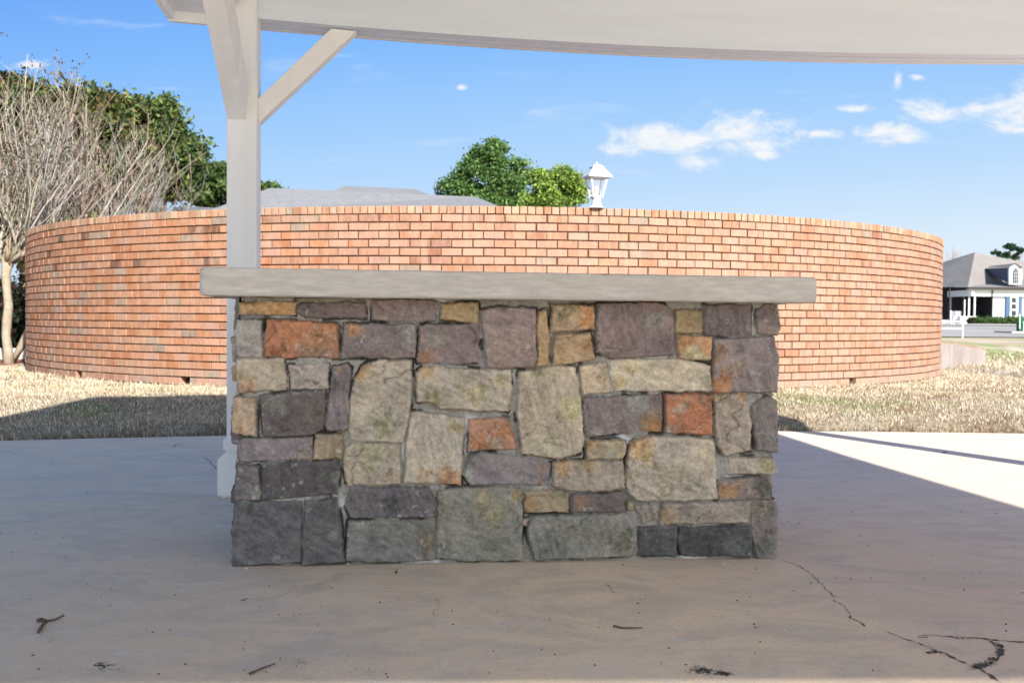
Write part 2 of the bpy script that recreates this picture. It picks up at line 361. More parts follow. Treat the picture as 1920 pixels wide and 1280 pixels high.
for (x, y, a_, b_, n_, sd__) in ((1830, 1249, 9, 3.5, 60, 1), (1848, 1246, 9, 4, 60, 2), (1862, 1236, 6, 5, 50, 3), (1874, 1222, 5, 5, 50, 4), (1872, 1210, 6, 3, 40, 5), (1750, 1222, 9, 2.6, 45, 6), (1800, 1196, 16, 1.2, 20, 7), (1731, 1194, 5, 1.2, 12, 8)): dirt(x, y, a_, b_, n_, sd__)
crack([(817, 1123), (819, 1130), (823, 1137), (819, 1146), (818, 1156)], (.002, .003), seed=9)
crack([(1128, 1098), (1140, 1094), (1146, 1104), (1150, 1112)], (.003, .004), seed=10)
crack([(0, 848), (22, 845), (60, 838)], (.010, .006), seed=11); crack([(385, 858), (392, 866), (400, 873), (412, 884)], (.006, .004), seed=12)
crack([(322, 838), (335, 832), (345, 829)], (.012, .008), seed=13)
for (x, y, a_, b_, n_, sd__) in ((1318, 1257, 15, 4, 120, 21), (1355, 1262, 12, 3, 80, 22), (1305, 1250, 7, 3, 24, 23), (192, 1247, 14, 5, 60, 24), (560, 1240, 22, 6, 26, 25), (95, 1200, 12, 5, 26, 26), (1720, 970, 30, 5, 26, 27), (1650, 962, 12, 3, 16, 28), (690, 1256, 26, 8, 40, 29)): dirt(x, y, a_, b_, n_, sd__, smax=.006 if n_ > 50 else .0028)
# ------------------------------------------------------------------ dormant grass, one mesh of blades (nobody could count them)
def blades(n, xr, yr, hgt, wid, seed, dens=None, lean=.6):
    r = np.random.default_rng(seed); x = r.uniform(*xr, n); y = r.uniform(*yr, n)
    e = y-pad_edge(x); keep = (e > -.015) & (np.hypot(x-WC[0], y-WC[1]) > WR+.01) & ((x > -7.05) | (y < 14.3))
    inview = np.abs(x/np.maximum(y, 1)) < .72; keep &= inview
    if dens is not None: keep &= r.random(n) < dens(x, y)
    x = x[keep]; y = y[keep]; n = len(x); z = ground_z(x, y)-.004
    cl = fbm(x*7, y*7, 3); h = hgt*r.uniform(.5, 1.25, n)*(1+.5*cl); a = r.uniform(0, 6.283, n); la = r.uniform(0, 6.283, n); le = r.uniform(.1, 1, n)*lean*h
    near_edge = np.exp(-np.maximum(y-pad_edge(x), 0)/.09); h = h*(1+.35*near_edge)
    dx = np.cos(a)*wid*.5; dy = np.sin(a)*wid*.5; tx = x+np.cos(la)*le; ty = y+np.sin(la)*le-near_edge*.03
    V = np.empty((n, 3, 3)); V[:, 0] = np.stack([x-dx, y-dy, z], -1); V[:, 1] = np.stack([x+dx, y+dy, z], -1); V[:, 2] = np.stack([tx, ty, z+h], -1)
    c = lawn_col(x, y)*r.uniform(.7, 1.25, (n, 1))*(1-.45*near_edge*smooth(-.25, .2, fbm(x*4, y*2, 3)))[:, None]; st = r.random(n) < .25; c[st] = np.array(srgb(240, 228, 204))*r.uniform(.8, 1.05, (st.sum(), 1))
    br = r.random(n) < .12+.5*near_edge*(.4+1.2*vn(x*2.2, y)); c[br] = np.array(srgb(104, 78, 56))*r.uniform(.6, 1.1, (br.sum(), 1))
    C = np.repeat(c[:, None, :], 3, 1); return V.reshape(-1, 3), C.reshape(-1, 3)
parts = [blades(190000, (-7.2, 7.4), (7.2, 10.6), .029, .006, 1), blades(90000, (2.2, 10.5), (10.3, 15.5), .032, .009, 2), blades(45000, (-10, -3.), (10, 14.6), .035, .009, 5),
         blades(30000, (5, 13), (14.5, 27), .06, .02, 3),
         blades(50000, (-7.2, 7.4), (7.2, 9.2), .06, .006, 4, dens=lambda x, y: np.exp(-np.maximum(y-pad_edge(x), 0)/.06))]
# a taller dry tuft against the wall
r = np.random.default_rng(9); nt = 2600; base = G(1494, 708, .2)
tx = base[0]+r.normal(0, .16, nt); ty = base[1]+r.normal(0, .1, nt)-.05; k = np.exp(-((tx-base[0])/.2)**2)
hh = (.05+.19*k)*r.uniform(.5, 1.1, nt); z = ground_z(tx, ty); aa = r.uniform(0, 6.28, nt)
V = np.empty((nt, 3, 3)); V[:, 0] = np.stack([tx-.003, ty, z], -1); V[:, 1] = np.stack([tx+.003, ty, z], -1)
V[:, 2] = np.stack([tx+np.cos(aa)*hh*.5+.03, ty+np.sin(aa)*hh*.4, z+hh], -1)
c = np.array(srgb(214, 182, 120))*r.uniform(.7, 1.2, (nt, 1)); parts.append((V.reshape(-1, 3), np.repeat(c[:, None], 3, 1).reshape(-1, 3)))
V = np.concatenate([p[0] for p in parts]); C = np.concatenate([p[1] for p in parts])
gr = raw('grass', V, np.arange(len(V)).reshape(-1, 3), C, M_BLADE); tag(gr, 'short straw coloured winter grass with a few green patches', 'grass', kind='stuff')
# ------------------------------------------------------------------ round brick wall
COURSE, BL, JT = .0813, .2032, .0125
ZCAP = 1.899; NB = 206; dphi = 2*math.pi/NB
wall = empty('brick_wall', (WC[0], WC[1], .19), 'round orange brick enclosure wall with a header brick cap', 'wall')
BC = [(.345, .19, .125), (.355, .205, .145), (.335, .172, .108), (.36, .215, .158), (.345, .195, .125), (.325, .16, .098), (.355, .205, .15), (.35, .20, .14)]
BCL = [(.38, .18, .098), (.37, .165, .085), (.40, .205, .125), (.345, .148, .075), (.385, .21, .14), (.38, .19, .11)]  # redder left curve: partly brick, partly its weaker light put into the colour
GREY = [(.27, .205, .155), (.24, .19, .15), (.30, .22, .16)]
def arcbox(mb, ph0, ph1, z0, z1, r0, r1, col, jit=.0012):
    """brick with a slightly curved-free front, phi measured around the wall, eased edges"""
    vs = []; e = .003; jr = random.gauss(0, jit); tilt = random.gauss(0, .0012)
    jz0 = random.gauss(0, .0009); jz1 = random.gauss(0, .0009)
    def pt(ph, rr, z): return (WC[0]+rr*math.cos(ph), WC[1]+rr*math.sin(ph), z)
    ep = e/r1
    A = [(ph0, z0+jz0), (ph1, z0+jz1), (ph1, z1+jz1), (ph0, z1+jz0)]
    Bi = [(ph0+ep, z0+e+jz0), (ph1-ep, z0+e+jz1), (ph1-ep, z1-e+jz1), (ph0+ep, z1-e+jz0)]
    for (p, z) in A: vs.append(pt(p, r0, z))
    for (p, z) in A: vs.append(pt(p, r1-e+jr, z))
    for i, (p, z) in enumerate(Bi): vs.append(pt(p, r1+jr+(tilt if i in (0, 3) else -tilt), z))
    fs = []
    for a in (0, 4):
        for i in range(4):
            j = (i+1) % 4; fs.append((a+i, a+j, a+4+j, a+4+i))
    fs.append((8, 9, 10, 11)); mb.add(vs, fs, col)
bricks = MB(); WEEP = []
for (wx, wy) in ((152, 703), (345, 712), (1612, 712)):
    v = ray(wx, wy); d = v[:2]/v[1]; a = d@d; b = d@WC; cc = WC@WC-WR*WR; tt = (b-math.sqrt(max(b*b-a*cc, 0)))/a; q = d*tt-WC; WEEP.append(math.atan2(q[1], q[0]))
stain = lambda ph, z: fbm(ph*9, z*6, 3)
for k in range(21):
    z1 = ZCAP-k*COURSE-.005; z0 = z1-COURSE+JT
    for j in range(NB):
        ph = (j+(.5 if k % 2 else 0))*dphi+random.gauss(0, .0003)-math.pi
        a0, a1 = ph+JT*.4/WR, ph+dphi-JT*.4/WR
        if k == 20 and any(abs((((a0+a1)/2-w+math.pi) % (2*math.pi))-math.pi) < dphi*.5 for w in WEEP):
            a0 = a0+dphi*.62
        rn = random.random(); c = random.choice(GREY) if rn < .05 else random.choice(BCL if random.random() < smooth(-.05, -.6, math.cos(ph))*.9 else BC)
        f = random.uniform(.96, 1.14)
        # lime bloom near the ground, soot streaks high on the left
        left = math.cos(ph) < -.35
        if left and 1 <= k <= 6 and random.random() < .10: c = tuple(.45*q for q in c); f = 1
        if k >= 19: c = tuple(.7*x+.3*y for x, y in zip(c, (.34, .27, .23)))
        if not left and random.random() < .05 and k < 7: c = tuple(.6*x+.4*y for x, y in zip(c, (.16, .06, .04)))
        arcbox(bricks, a0, a1, z0, z1, WR-.095, WR, tuple(x*f*.88 for x in c))
bricks.build('brickwork', M_BRICK, wall)
cap = MB(); NC = int(2*math.pi*WR/.0775)
for j in range(NC):
    ph = j*2*math.pi/NC-math.pi; rn = random.random()
    c = random.choice(GREY) if rn < .2 else random.choice([(.35, .20, .125), (.37, .225, .15), (.32, .16, .09), (.38, .25, .165)])
    f = random.uniform(.85, 1.1)
    arcbox(cap, ph+.0045/WR, ph+2*math.pi/NC-.0045/WR, ZCAP+.004, ZCAP+.076+random.gauss(0, .0008), WR-.2, WR+.004, tuple(x*f for x in c))
    # top face needs closing: arcbox sides do it
cap.build('cap_bricks', M_BRICK, wall)
core = MB(); ns = 240
ring = [(r_, z_) for r_, z_ in ((WR-.010, ZCAP-20*COURSE-.004), (WR-.010, ZCAP+.002), (WR-.190, ZCAP+.066), (WR-.196, ZCAP+.002), (WR-.2, .0), (WR-.12, 0.), (WR-.12, ZCAP-20*COURSE-.004))]
ring = [(WR-.016, ZCAP-20*COURSE-.004), (WR-.016, ZCAP+.003), (WR-.012, ZCAP+.066), (WR-.192, ZCAP+.066), (WR-.196, 0.), (WR-.13, 0.), (WR-.13, ZCAP-20*COURSE-.004)]
vs = []; cs = []
for i in range(ns):
    ph = 2*math.pi*i/ns
    for (r_, z_) in ring: vs.append((WC[0]+r_*math.cos(ph), WC[1]+r_*math.sin(ph), z_))
m_ = len(ring); fs = [(i*m_+q, ((i+1) % ns)*m_+q, ((i+1) % ns)*m_+(q+1) % m_, i*m_+(q+1) % m_) for i in range(ns) for q in range(m_)]
core.add(vs, fs, (.10, .048, .028)); core.build('mortar_bed', M_MORTAR, wall)
# pale mortar pads between the lowest bricks
mp_ = MB()
for j in range(NB):
    ph = j*dphi-math.pi
    if any(abs(((ph-w+math.pi) % (2*math.pi))-math.pi) < dphi*.9 for w in WEEP): continue
    arcbox(mp_, ph-.006/WR, ph+.006/WR, .17, ZCAP-20*COURSE-.008, WR-.09, WR-.004, (.32, .26, .22), 0.)
mp_.build('pale_mortar', M_MORTAR, wall)
# ------------------------------------------------------------------ lantern on the wall
LX = 1118.; ld = 10.42; lb = P(LX, 389, ld); S = ld/FPX; zt = ZCAP+.077
lan = empty('wall_lantern', (lb[0], lb[1], zt), 'white four sided glass lantern standing on the brick wall cap', 'lantern')
def lz(y): return lb[2]+(389-y)*S+(zt-lb[2])
c2 = (lb[0], lb[1]); LR = R_(45+16)
m = MB().frust(c2, zt, lz(384), .078, .05, 16, 0).frust(c2, lz(384), lz(372), .048, .043, 16, 0).frust(c2, lz(372), lz(369.5), .052, .056, 4, LR); m.build('lantern_base', M_LAMP, lan)
m = MB(); w0, w1 = .062, .118
for k in range(4):
    a = LR+k*math.pi/2
    p0 = (c2[0]+w0*math.cos(a), c2[1]+w0*math.sin(a), lz(370)); p1 = (c2[0]+w1*math.cos(a), c2[1]+w1*math.sin(a), lz(333))
    m.beam(p0, p1, .013, .013, up=(math.cos(a), math.sin(a), .1))
    b_ = LR+(k+1)*math.pi/2
    for w_, z_ in ((w0, lz(369)), (w1, lz(333.5))):
        m.beam((c2[0]+w_*math.cos(a), c2[1]+w_*math.sin(a), z_), (c2[0]+w_*math.cos(b_), c2[1]+w_*math.sin(b_), z_), .012, .014)
m.build('lantern_frame', M_LAMP, lan)
M_GLASS = bpy.data.materials.new('seeded_glass'); M_GLASS.use_nodes = True; t = M_GLASS.node_tree; t.nodes.clear()
o_ = t.nodes.new('ShaderNodeOutputMaterial'); tr = t.nodes.new('ShaderNodeBsdfTransparent'); gl = t.nodes.new('ShaderNodeBsdfGlossy'); gl.inputs['Roughness'].default_value = .05
ms = t.nodes.new('ShaderNodeMixShader'); df = t.nodes.new('ShaderNodeBsdfDiffuse'); df.inputs[0].default_value = (.8, .83, .9, 1); ms2 = t.nodes.new('ShaderNodeMixShader')
ms.inputs[0].default_value = .08; ms2.inputs[0].default_value = .07; t.links.new(tr.outputs[0], ms.inputs[1]); t.links.new(gl.outputs[0], ms.inputs[2]); t.links.new(ms.outputs[0], ms2.inputs[1]); t.links.new(df.outputs[0], ms2.inputs[2]); t.links.new(ms2.outputs[0], o_.inputs[0])
MB().frust(c2, lz(368.5), lz(334), w0*.93, w1*.95, 4, LR, cap=False).build('lantern_glass', M_GLASS, lan)
M_BULB = mat('frosted_bulb', (.85, .72, .42), rough=.3)
m = MB().frust(c2, lz(369), lz(362), .03, .016, 12, 0).build('bulb_holder', M_LAMP, lan)
MB().tube([(c2[0], c2[1], lz(362)), (c2[0], c2[1], lz(358)), (c2[0], c2[1], lz(354)), (c2[0], c2[1], lz(350)), (c2[0], c2[1], lz(348))], [.012, .02, .025, .018, .004], 12).build('bulb', M_BULB, m)
rf = MB().frust(c2, lz(333), lz(330.5), .168, .168, 4, LR).frust(c2, lz(330.5), lz(313.5), .166, .07, 4, LR).frust(c2, lz(313.5), lz(312), .082, .076, 4, LR).frust(c2, lz(312), lz(308), .068, .03, 4, LR).build('lantern_roof', M_LAMP, lan)
MB().tube([(c2[0], c2[1], lz(309)), (c2[0], c2[1], lz(306)), (c2[0], c2[1], lz(304.5)), (c2[0], c2[1], lz(302.8))], [.008, .006, .009, .001], 8).build('finial', M_LAMP, rf)
# ------------------------------------------------------------------ stone faced bar counter
BLp = G(434, 1061); BRp = G(1453, 1044.5); e1 = (BRp-BLp); LEN = np.linalg.norm(e1); e1 /= LEN; nrm = np.array([e1[1], -e1[0], 0])   # nrm points to the camera
H_BODY = .985; BACK = .82
bar = empty('bar_counter', tuple((BLp+BRp)/2-nrm*BACK/2), 'stone veneered outdoor bar counter topped with a thick concrete slab', 'counter')
def st(x, y):
    v = ray(x, y); o0 = np.array([0, 0, CAMZ]); t_ = ((BLp-o0)@nrm)/(v@nrm); p = o0+v*t_; return (float((p-BLp)@e1), float(p[2]))
S_ = [  # outline in the photograph, stone colour, blotches (x, y, radius, colour)
 ([(449,567),(552,568),(552,590),(448,590)],(176,142,92),[(535,582,24,(196,132,58)),(480,584,20,(186,130,64))]),
 ([(556,570),(588,566),(683,568),(686,596),(572,594),(558,583)],(112,99,98),[]),
 ([(697,561),(763,562),(757,602),(698,599)],(132,114,111),[(720,598,16,(160,140,135))]),
 ([(766,562),(818,566),(815,602),(760,603)],(130,117,114),[]),
 ([(826,568),(897,567),(897,605),(824,600)],(164,141,96),[(830,598,18,(180,140,96))]),
 ([(904,582),(935,575),(1003,577),(1006,688),(912,690),(909,652),(902,596)],(142,124,121),[(905,660,20,(150,148,140))]),
 ([(1009,583),(1023,579),(1031,634),(1027,684),(1006,687),(1008,645),(1005,615)],(170,142,94),[(1015,680,14,(190,140,84))]),
 ([(1034,570),(1113,571),(1113,617),(1032,624)],(182,154,114),[(1096,600,22,(208,132,64)),(1060,580,20,(140,122,84))]),
 ([(1040,628),(1106,624),(1115,675),(1036,685)],(174,146,102),[(1103,640,18,(200,134,70))]),
 ([(1120,567),(1241,567),(1258,580),(1262,600),(1264,665),(1149,673),(1118,661),(1116,598)],(128,111,111),[(1230,600,26,(146,132,130)),(1130,665,30,(140,115,118))]),
 ([(1265,581),(1318,581),(1316,625),(1264,625)],(152,132,88),[(1285,620,16,(176,136,80))]),
 ([(1268,629),(1333,632),(1330,676),(1272,673)],(182,134,82),[(1276,635,18,(200,126,62)),(1300,670,20,(196,176,140))]),
 ([(1320,571),(1409,571),(1411,629),(1319,628)],(114,101,103),[(1402,615,12,(150,136,134))]),
 ([(1421,580),(1436,571),(1458,572),(1464,611),(1459,629),(1421,627)],(124,113,112),[]),
 ([(444,599),(490,601),(492,670),(447,670),(440,624)],(154,151,144),[]),
 ([(499,599),(580,602),(634,606),(636,669),(570,668),(525,671),(497,669),(495,655)],(172,107,67),[(515,660,30,(150,86,56)),(590,664,34,(160,126,112)),(545,610,30,(182,106,60)),(600,630,26,(190,124,78))]),
 ([(646,607),(779,607),(780,671),(640,670)],(120,109,110),[(662,614,20,(178,122,80)),(770,640,16,(150,147,150))]),
 ([(787,610),(899,608),(899,680),(783,679)],(130,114,114),[(795,674,22,(168,118,86)),(815,632,18,(150,134,134))]),
 ([(1337,634),(1449,632),(1459,665),(1455,735),(1333,735)],(137,124,124),[(1352,712,34,(192,120,58)),(1348,665,18,(150,110,84)),(1375,690,20,(158,130,112))]),
 ([(443,673),(531,673),(535,730),(448,736),(444,709)],(168,158,138),[(452,708,20,(186,150,118)),(468,722,14,(196,142,116))]),
 ([(541,684),(616,682),(616,728),(545,730)],(163,153,143),[]),
 ([(625,688),(651,682),(658,690),(655,760),(652,807),(613,806),(611,790),(618,740)],(118,110,117),[(636,692,12,(160,124,104)),(633,720,14,(96,90,98))]),
 ([(666,709),(677,690),(690,679),(711,674),(773,675),(773,727),(766,776),(756,831),(657,825),(653,810),(655,757)],(168,160,142),[(676,700,22,(202,140,66)),(690,682,10,(205,150,80)),(720,800,30,(160,152,118))]),
 ([(781,699),(794,688),(822,686),(957,696),(959,727),(954,771),(824,765),(815,756),(782,752),(779,718)],(172,162,143),[(800,694,20,(198,152,106)),(885,740,26,(178,158,116)),(935,712,16,(184,156,112)),(810,740,18,(160,142,104))]),
 ([(972,696),(1051,686),(1079,688),(1087,737),(1094,825),(1089,849),(1042,860),(978,849),(974,814),(969,776)],(180,167,140),[(1076,770,22,(196,176,128)),(1010,700,14,(150,140,110)),(1020,830,26,(184,164,142))]),
 ([(1087,686),(1118,681),(1135,680),(1147,733),(1128,737),(1092,740)],(187,168,138),[(1130,700,14,(180,152,104))]),
 ([(1149,679),(1264,671),(1283,673),(1330,686),(1332,734),(1154,732),(1147,710)],(187,177,151),[(1165,712,20,(196,166,118)),(1180,690,16,(190,162,112))]),
 ([(1091,748),(1110,745),(1243,740),(1243,809),(1180,812),(1096,818),(1093,780)],(132,120,120),[(1226,786,24,(166,118,70)),(1236,800,14,(190,120,66)),(1110,810,24,(150,132,134)),(1200,752,24,(150,146,144))]),
 ([(1247,739),(1332,738),(1334,814),(1248,811)],(188,113,62),[(1275,758,22,(170,150,138)),(1320,745,20,(140,108,92)),(1255,806,16,(170,140,126))]),
 ([(1337,739),(1399,737),(1407,778),(1408,845),(1357,853),(1343,836)],(166,154,134),[(1393,742,12,(196,146,100)),(1350,748,14,(180,150,112))]),
 ([(1411,759),(1436,741),(1456,749),(1457,797),(1455,847),(1418,843),(1412,807)],(126,119,116),[(1440,815,12,(150,140,140))]),
 ([(439,744),(481,746),(480,817),(436,812),(436,767)],(177,153,122),[(452,800,14,(190,142,98))]),
 ([(488,741),(535,737),(608,731),(608,806),(580,816),(496,817),(490,776)],(102,94,93),[(520,748,24,(128,124,124)),(590,780,24,(116,96,92))]),
 ([(449,823),(587,818),(587,861),(449,864),(444,842)],(132,124,131),[(570,850,26,(150,128,126))]),
 ([(591,814),(644,812),(640,861),(589,859)],(157,142,112),[(625,855,14,(176,134,92))]),
 ([(646,840),(659,831),(751,832),(751,907),(651,909),(644,879)],(167,157,136),[(700,845,26,(176,162,130)),(735,890,14,(170,140,112))]),
 ([(768,772),(790,771),(871,782),(864,909),(800,906),(757,905),(762,840)],(176,169,151),[(850,893,22,(196,132,84)),(790,898,18,(190,148,112)),(850,800,14,(182,152,116))]),
 ([(880,785),(954,782),(967,840),(905,844),(878,847)],(180,128,96),[(915,825,26,(196,116,62)),(945,810,16,(196,118,74)),(905,790,14,(200,122,80)),(930,830,12,(176,150,132))]),
 ([(882,855),(905,848),(976,857),(1031,870),(1029,910),(882,907),(868,889)],(128,122,129),[(1018,882,14,(160,126,108)),(1014,905,12,(164,122,100)),(874,888,12,(160,156,150))]),
 ([(1037,868),(1089,861),(1168,862),(1170,915),(1110,920),(1060,917),(1036,910)],(162,150,129),[(1055,872,20,(190,140,98)),(1100,870,14,(180,140,100))]),
 ([(1098,825),(1174,825),(1172,850),(1165,859),(1100,859)],(172,157,118),[(1108,832,12,(192,148,92)),(1140,855,20,(176,166,156))]),
 ([(1181,828),(1218,816),(1336,822),(1341,855),(1343,934),(1283,938),(1193,938),(1176,925),(1170,905),(1176,855)],(176,167,147),[(1195,838,26,(202,146,92)),(1180,885,18,(172,146,126)),(1250,900,30,(178,158,138)),(1210,860,18,(186,152,108))]),
 ([(1358,857),(1449,857),(1457,884),(1447,889),(1360,888)],(171,161,141),[(1435,872,14,(176,160,118))]),
 ([(1345,899),(1445,892),(1446,934),(1345,938)],(134,122,116),[(1372,915,26,(184,124,76)),(1435,910,20,(104,100,100))]),
 ([(443,872),(484,874),(490,936),(441,938)],(113,107,109),[(480,925,12,(140,138,134))]),
 ([(492,874),(503,865),(634,864),(637,889),(632,926),(561,932),(491,937)],(92,90,92),[(628,890,12,(126,124,120))]),
 ([(441,942),(565,941),(565,1053),(435,1062),(435,988)],(100,100,104),[(470,950,14,(80,80,82))]),
 ([(571,940),(630,934),(640,988),(647,1054),(568,1057)],(94,94,96),[(630,1000,12,(130,132,130))]),
 ([(650,929),(660,912),(801,912),(815,931),(815,967),(655,971),(647,950)],(107,104,109),[(735,945,18,(82,80,82))]),
 ([(652,977),(815,975),(816,1049),(741,1053),(649,1051)],(122,124,119),[(803,1015,22,(142,114,100))]),
 ([(820,921),(862,913),(940,912),(977,916),(980,1048),(940,1050),(880,1051),(817,1046)],(132,133,121),[(900,935,18,(158,140,106)),(930,960,22,(152,136,104)),(968,930,14,(164,134,96))]),
 ([(985,921),(1052,918),(1068,925),(1067,960),(982,960)],(152,136,106),[(992,940,14,(176,130,88)),(1045,930,14,(146,136,110))]),
 ([(1072,925),(1165,921),(1173,957),(1072,960)],(108,100,99),[(1088,942,20,(176,122,80))]),
 ([(1176,936),(1188,943),(1187,956),(1176,956)],(142,137,106),[]),
 ([(1190,947),(1221,945),(1232,973),(1204,981)],(142,131,119),[]),
 ([(1238,943),(1404,939),(1404,979),(1235,983)],(152,142,126),[(1252,965,18,(168,132,102))]),
 ([(1412,939),(1457,935),(1457,992),(1452,1043),(1415,1046),(1408,992)],(128,118,114),[(1430,960,20,(144,128,120)),(1430,1020,20,(108,104,104))]),
 ([(993,967),(1173,962),(1193,992),(1194,1015),(1185,1042),(1002,1047),(986,992)],(128,129,119),[(1165,1010,20,(104,98,90))]),
 ([(1199,987),(1268,984),(1268,1040),(1196,1042)],(88,89,92),[]),
 ([(1272,988),(1405,984),(1405,1042),(1275,1040),(1270,1015)],(82,84,87),[(1375,1030,20,(102,102,104))]),
 ([(977,973),(990,970),(985,987),(976,982)],(160,140,124),[]),
 ([(482,558),(550,556),(548,565),(484,566)],(138,137,120),[]), ([(553,558),(640,557),(682,561),(676,565),(560,566)],(126,126,112),[]),
 ([(451,591),(494,590),(494,598),(451,599)],(108,110,110),[]), ([(825,682),(876,685),(876,690),(826,686)],(152,154,148),[]),
]
ALB = 1.10
def cre_(x, y, k): return smooth(.035, .0, np.abs(fbm(x*4.5+k*4.1, y*5.5+k, 4)))*smooth(-.02, .25, fbm(x*7+k, y*7+7, 3))
def panel(name, polys, s0, s1, t0, t1, res, toworld, parent, core0, core1, seed=0, trim=True, skirt=.09):
    """stones standing proud of rough mortar, as one displaced sheet of real relief"""
    r = np.random.default_rng(seed); ss = np.arange(s0, s1+res, res); tt_ = np.arange(t0, t1+res*.5, res)
    Sg, Tg = np.meshgrid(ss, tt_); wx = Sg+.0055*fbm(Sg*24+seed, Tg*24, 3)+.0028*fbm(Sg*95, Tg*95, 2); wy = Tg+.0055*fbm(Sg*24+50, Tg*24+seed, 3)+.0028*fbm(Sg*95+9, Tg*95, 2)
    best = np.full(Sg.shape, -9.); Hh = np.zeros(Sg.shape)
    mort = np.array(srgb(148, 147, 142, ALB)); C = np.ones(Sg.shape+(3,))*mort
    C *= (1+.35*fbm(Sg*14, Tg*14, 4)+.3*fbm(Sg*90, Tg*90, 2))[..., None]
    Hh += -.009+.006*fbm(Sg*38, Tg*38, 3)
    for k, (poly, colr, blot) in enumerate(polys):
        pts = np.array(poly); n = len(pts)
        lo = pts.min(0)-.03; hi = pts.max(0)+.03
        I = np.where((tt_ > lo[1]) & (tt_ < hi[1]))[0]; J = np.where((ss > lo[0]) & (ss < hi[0]))[0]
        if len(I) == 0 or len(J) == 0: continue
        sl_ = (slice(I[0], I[-1]+1), slice(J[0], J[-1]+1)); X = wx[sl_]; Y = wy[sl_]
        dmin = np.full(X.shape, 9.); ins = np.zeros(X.shape, bool)
        for i in range(n):
            ax, ay = pts[i]; bx, by = pts[(i+1) % n]; ex, ey = bx-ax, by-ay
            q = np.clip(((X-ax)*ex+(Y-ay)*ey)/(ex*ex+ey*ey), 0, 1); dmin = np.minimum(dmin, np.hypot(X-ax-q*ex, Y-ay-q*ey))
            cnd = ((ay > Y) != (by > Y)) & (X < (bx-ax)*(Y-ay)/(by-ay+1e-12)+ax); ins ^= cnd
        sdv = np.where(ins, dmin, -dmin)+.0030
        # rounded corners
        cxy = pts.mean(0); ext = (hi-lo-.06)/2; 
        face = .020+r.uniform(-.010, .014)+(.004 if min(ext) > .08 else 0)
        tlx, tly = r.normal(0, .06, 2)
        pr = np.clip(sdv/.011, 0, 1); pr = np.sqrt(1-(1-pr)**2)
        xs_, ys_ = Sg[sl_], Tg[sl_]
        rel = .0075*fbm(xs_*9+k*7.7, ys_*13, 4)-.007*np.abs(fbm(xs_*18+k, ys_*26+3*k, 3))+.0028*fbm(xs_*95, ys_*95+k, 2)
        h = -.009-.004*cre_(xs_, ys_, k)+pr*(face+tlx*(xs_-cxy[0])+tly*(ys_-cxy[1])+rel)
        inside = sdv > 0
        Hh[sl_] = np.where(inside, h, Hh[sl_]); best[sl_] = np.maximum(best[sl_], sdv)
        base = np.array(srgb(*colr, ALB)); base = (base*.66+.34*base.mean()*np.array([1.04, 1., .95]))*np.array([1.03, 1.0, 1.0]); n1 = fbm(xs_*16+k*3, ys_*16, 4); n2 = fbm(xs_*60, ys_*60+k, 3); n3 = fbm(xs_*5+k, ys_*5, 2)
        n4 = fbm(xs_*120+k*5, ys_*130, 2); st_ = fbm(xs_*22+k*9, ys_*70+xs_*30, 3) if k % 3 else fbm(xs_*80+ys_*20, ys_*20+k*9, 3)
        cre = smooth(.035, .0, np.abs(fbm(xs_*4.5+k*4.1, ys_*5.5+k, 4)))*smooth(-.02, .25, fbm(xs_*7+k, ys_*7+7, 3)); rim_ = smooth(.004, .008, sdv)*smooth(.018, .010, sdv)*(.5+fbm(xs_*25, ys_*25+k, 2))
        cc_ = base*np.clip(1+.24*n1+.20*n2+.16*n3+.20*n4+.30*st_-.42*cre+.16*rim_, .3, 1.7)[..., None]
        warm = np.array([1.05, 1., .90]); g_ = np.clip(n3*1.2, 0, 1)[..., None]; cc_ = cc_*(1-g_)+cc_*warm*g_
        for (bx, by, br, bc) in blot:
            q = np.hypot(xs_-bx, ys_-by)/br+1.1*fbm(xs_*20+k, ys_*20, 4)+.5*n2; w_ = (smooth(1.3, .3, q)*.85)[..., None]; bcl = np.array(srgb(*bc, ALB)); bcl = (bcl*.70+.30*bcl.mean())*np.array([.90, .98, .86]); cc_ = cc_*(1-w_)+bcl*np.clip(1+.3*n1+.5*n2+.3*n4, .4, 1.7)[..., None]*w_
        ch = (smooth(.34, .6, fbm(xs_*60+5*k, ys_*60, 3))*smooth(-.1, .25, fbm(xs_*12+k, ys_*12, 2))*.45)[..., None]; cc_ = cc_*(1-ch)+np.array(srgb(196, 192, 186))*ch      # chalky nicks
        ed = smooth(.012, .001, sdv)*(.35+1.1*fbm(xs_*18, ys_*18, 3)); cc_ = cc_*(1-.55*np.clip(ed, 0, 1)[..., None])+mort*.55*np.clip(ed, 0, 1)[..., None]
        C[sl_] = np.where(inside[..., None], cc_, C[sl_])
    # open hairline gaps where the mortar has shrunk, shadow lines darkened into the colour
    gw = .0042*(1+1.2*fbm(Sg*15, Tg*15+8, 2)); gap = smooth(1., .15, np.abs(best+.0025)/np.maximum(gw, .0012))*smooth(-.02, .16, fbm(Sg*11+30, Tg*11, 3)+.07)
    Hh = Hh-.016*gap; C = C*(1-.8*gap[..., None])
    wht = smooth(.28, .45, fbm(Sg*7+11, Tg*9+4, 3))*smooth(0, -.004, best); C = C*(1-wht[..., None])+np.array(srgb(188, 188, 190, ALB))*wht[..., None]
    keep = np.ones(Sg.shape, bool)
    if trim: keep = (best > 0) | ((Sg > core0+.024*Tg) & (Sg < core1))
    nT, nS = Sg.shape; V = toworld(Sg.ravel(), Tg.ravel(), Hh.ravel()); id_ = np.arange(nT*nS).reshape(nT, nS)
    q = np.stack([id_[:-1, :-1], id_[:-1, 1:], id_[1:, 1:], id_[1:, :-1]], -1); kq = keep[:-1, :-1] & keep[:-1, 1:] & keep[1:, 1:] & keep[1:, :-1]
    F = q[kq]
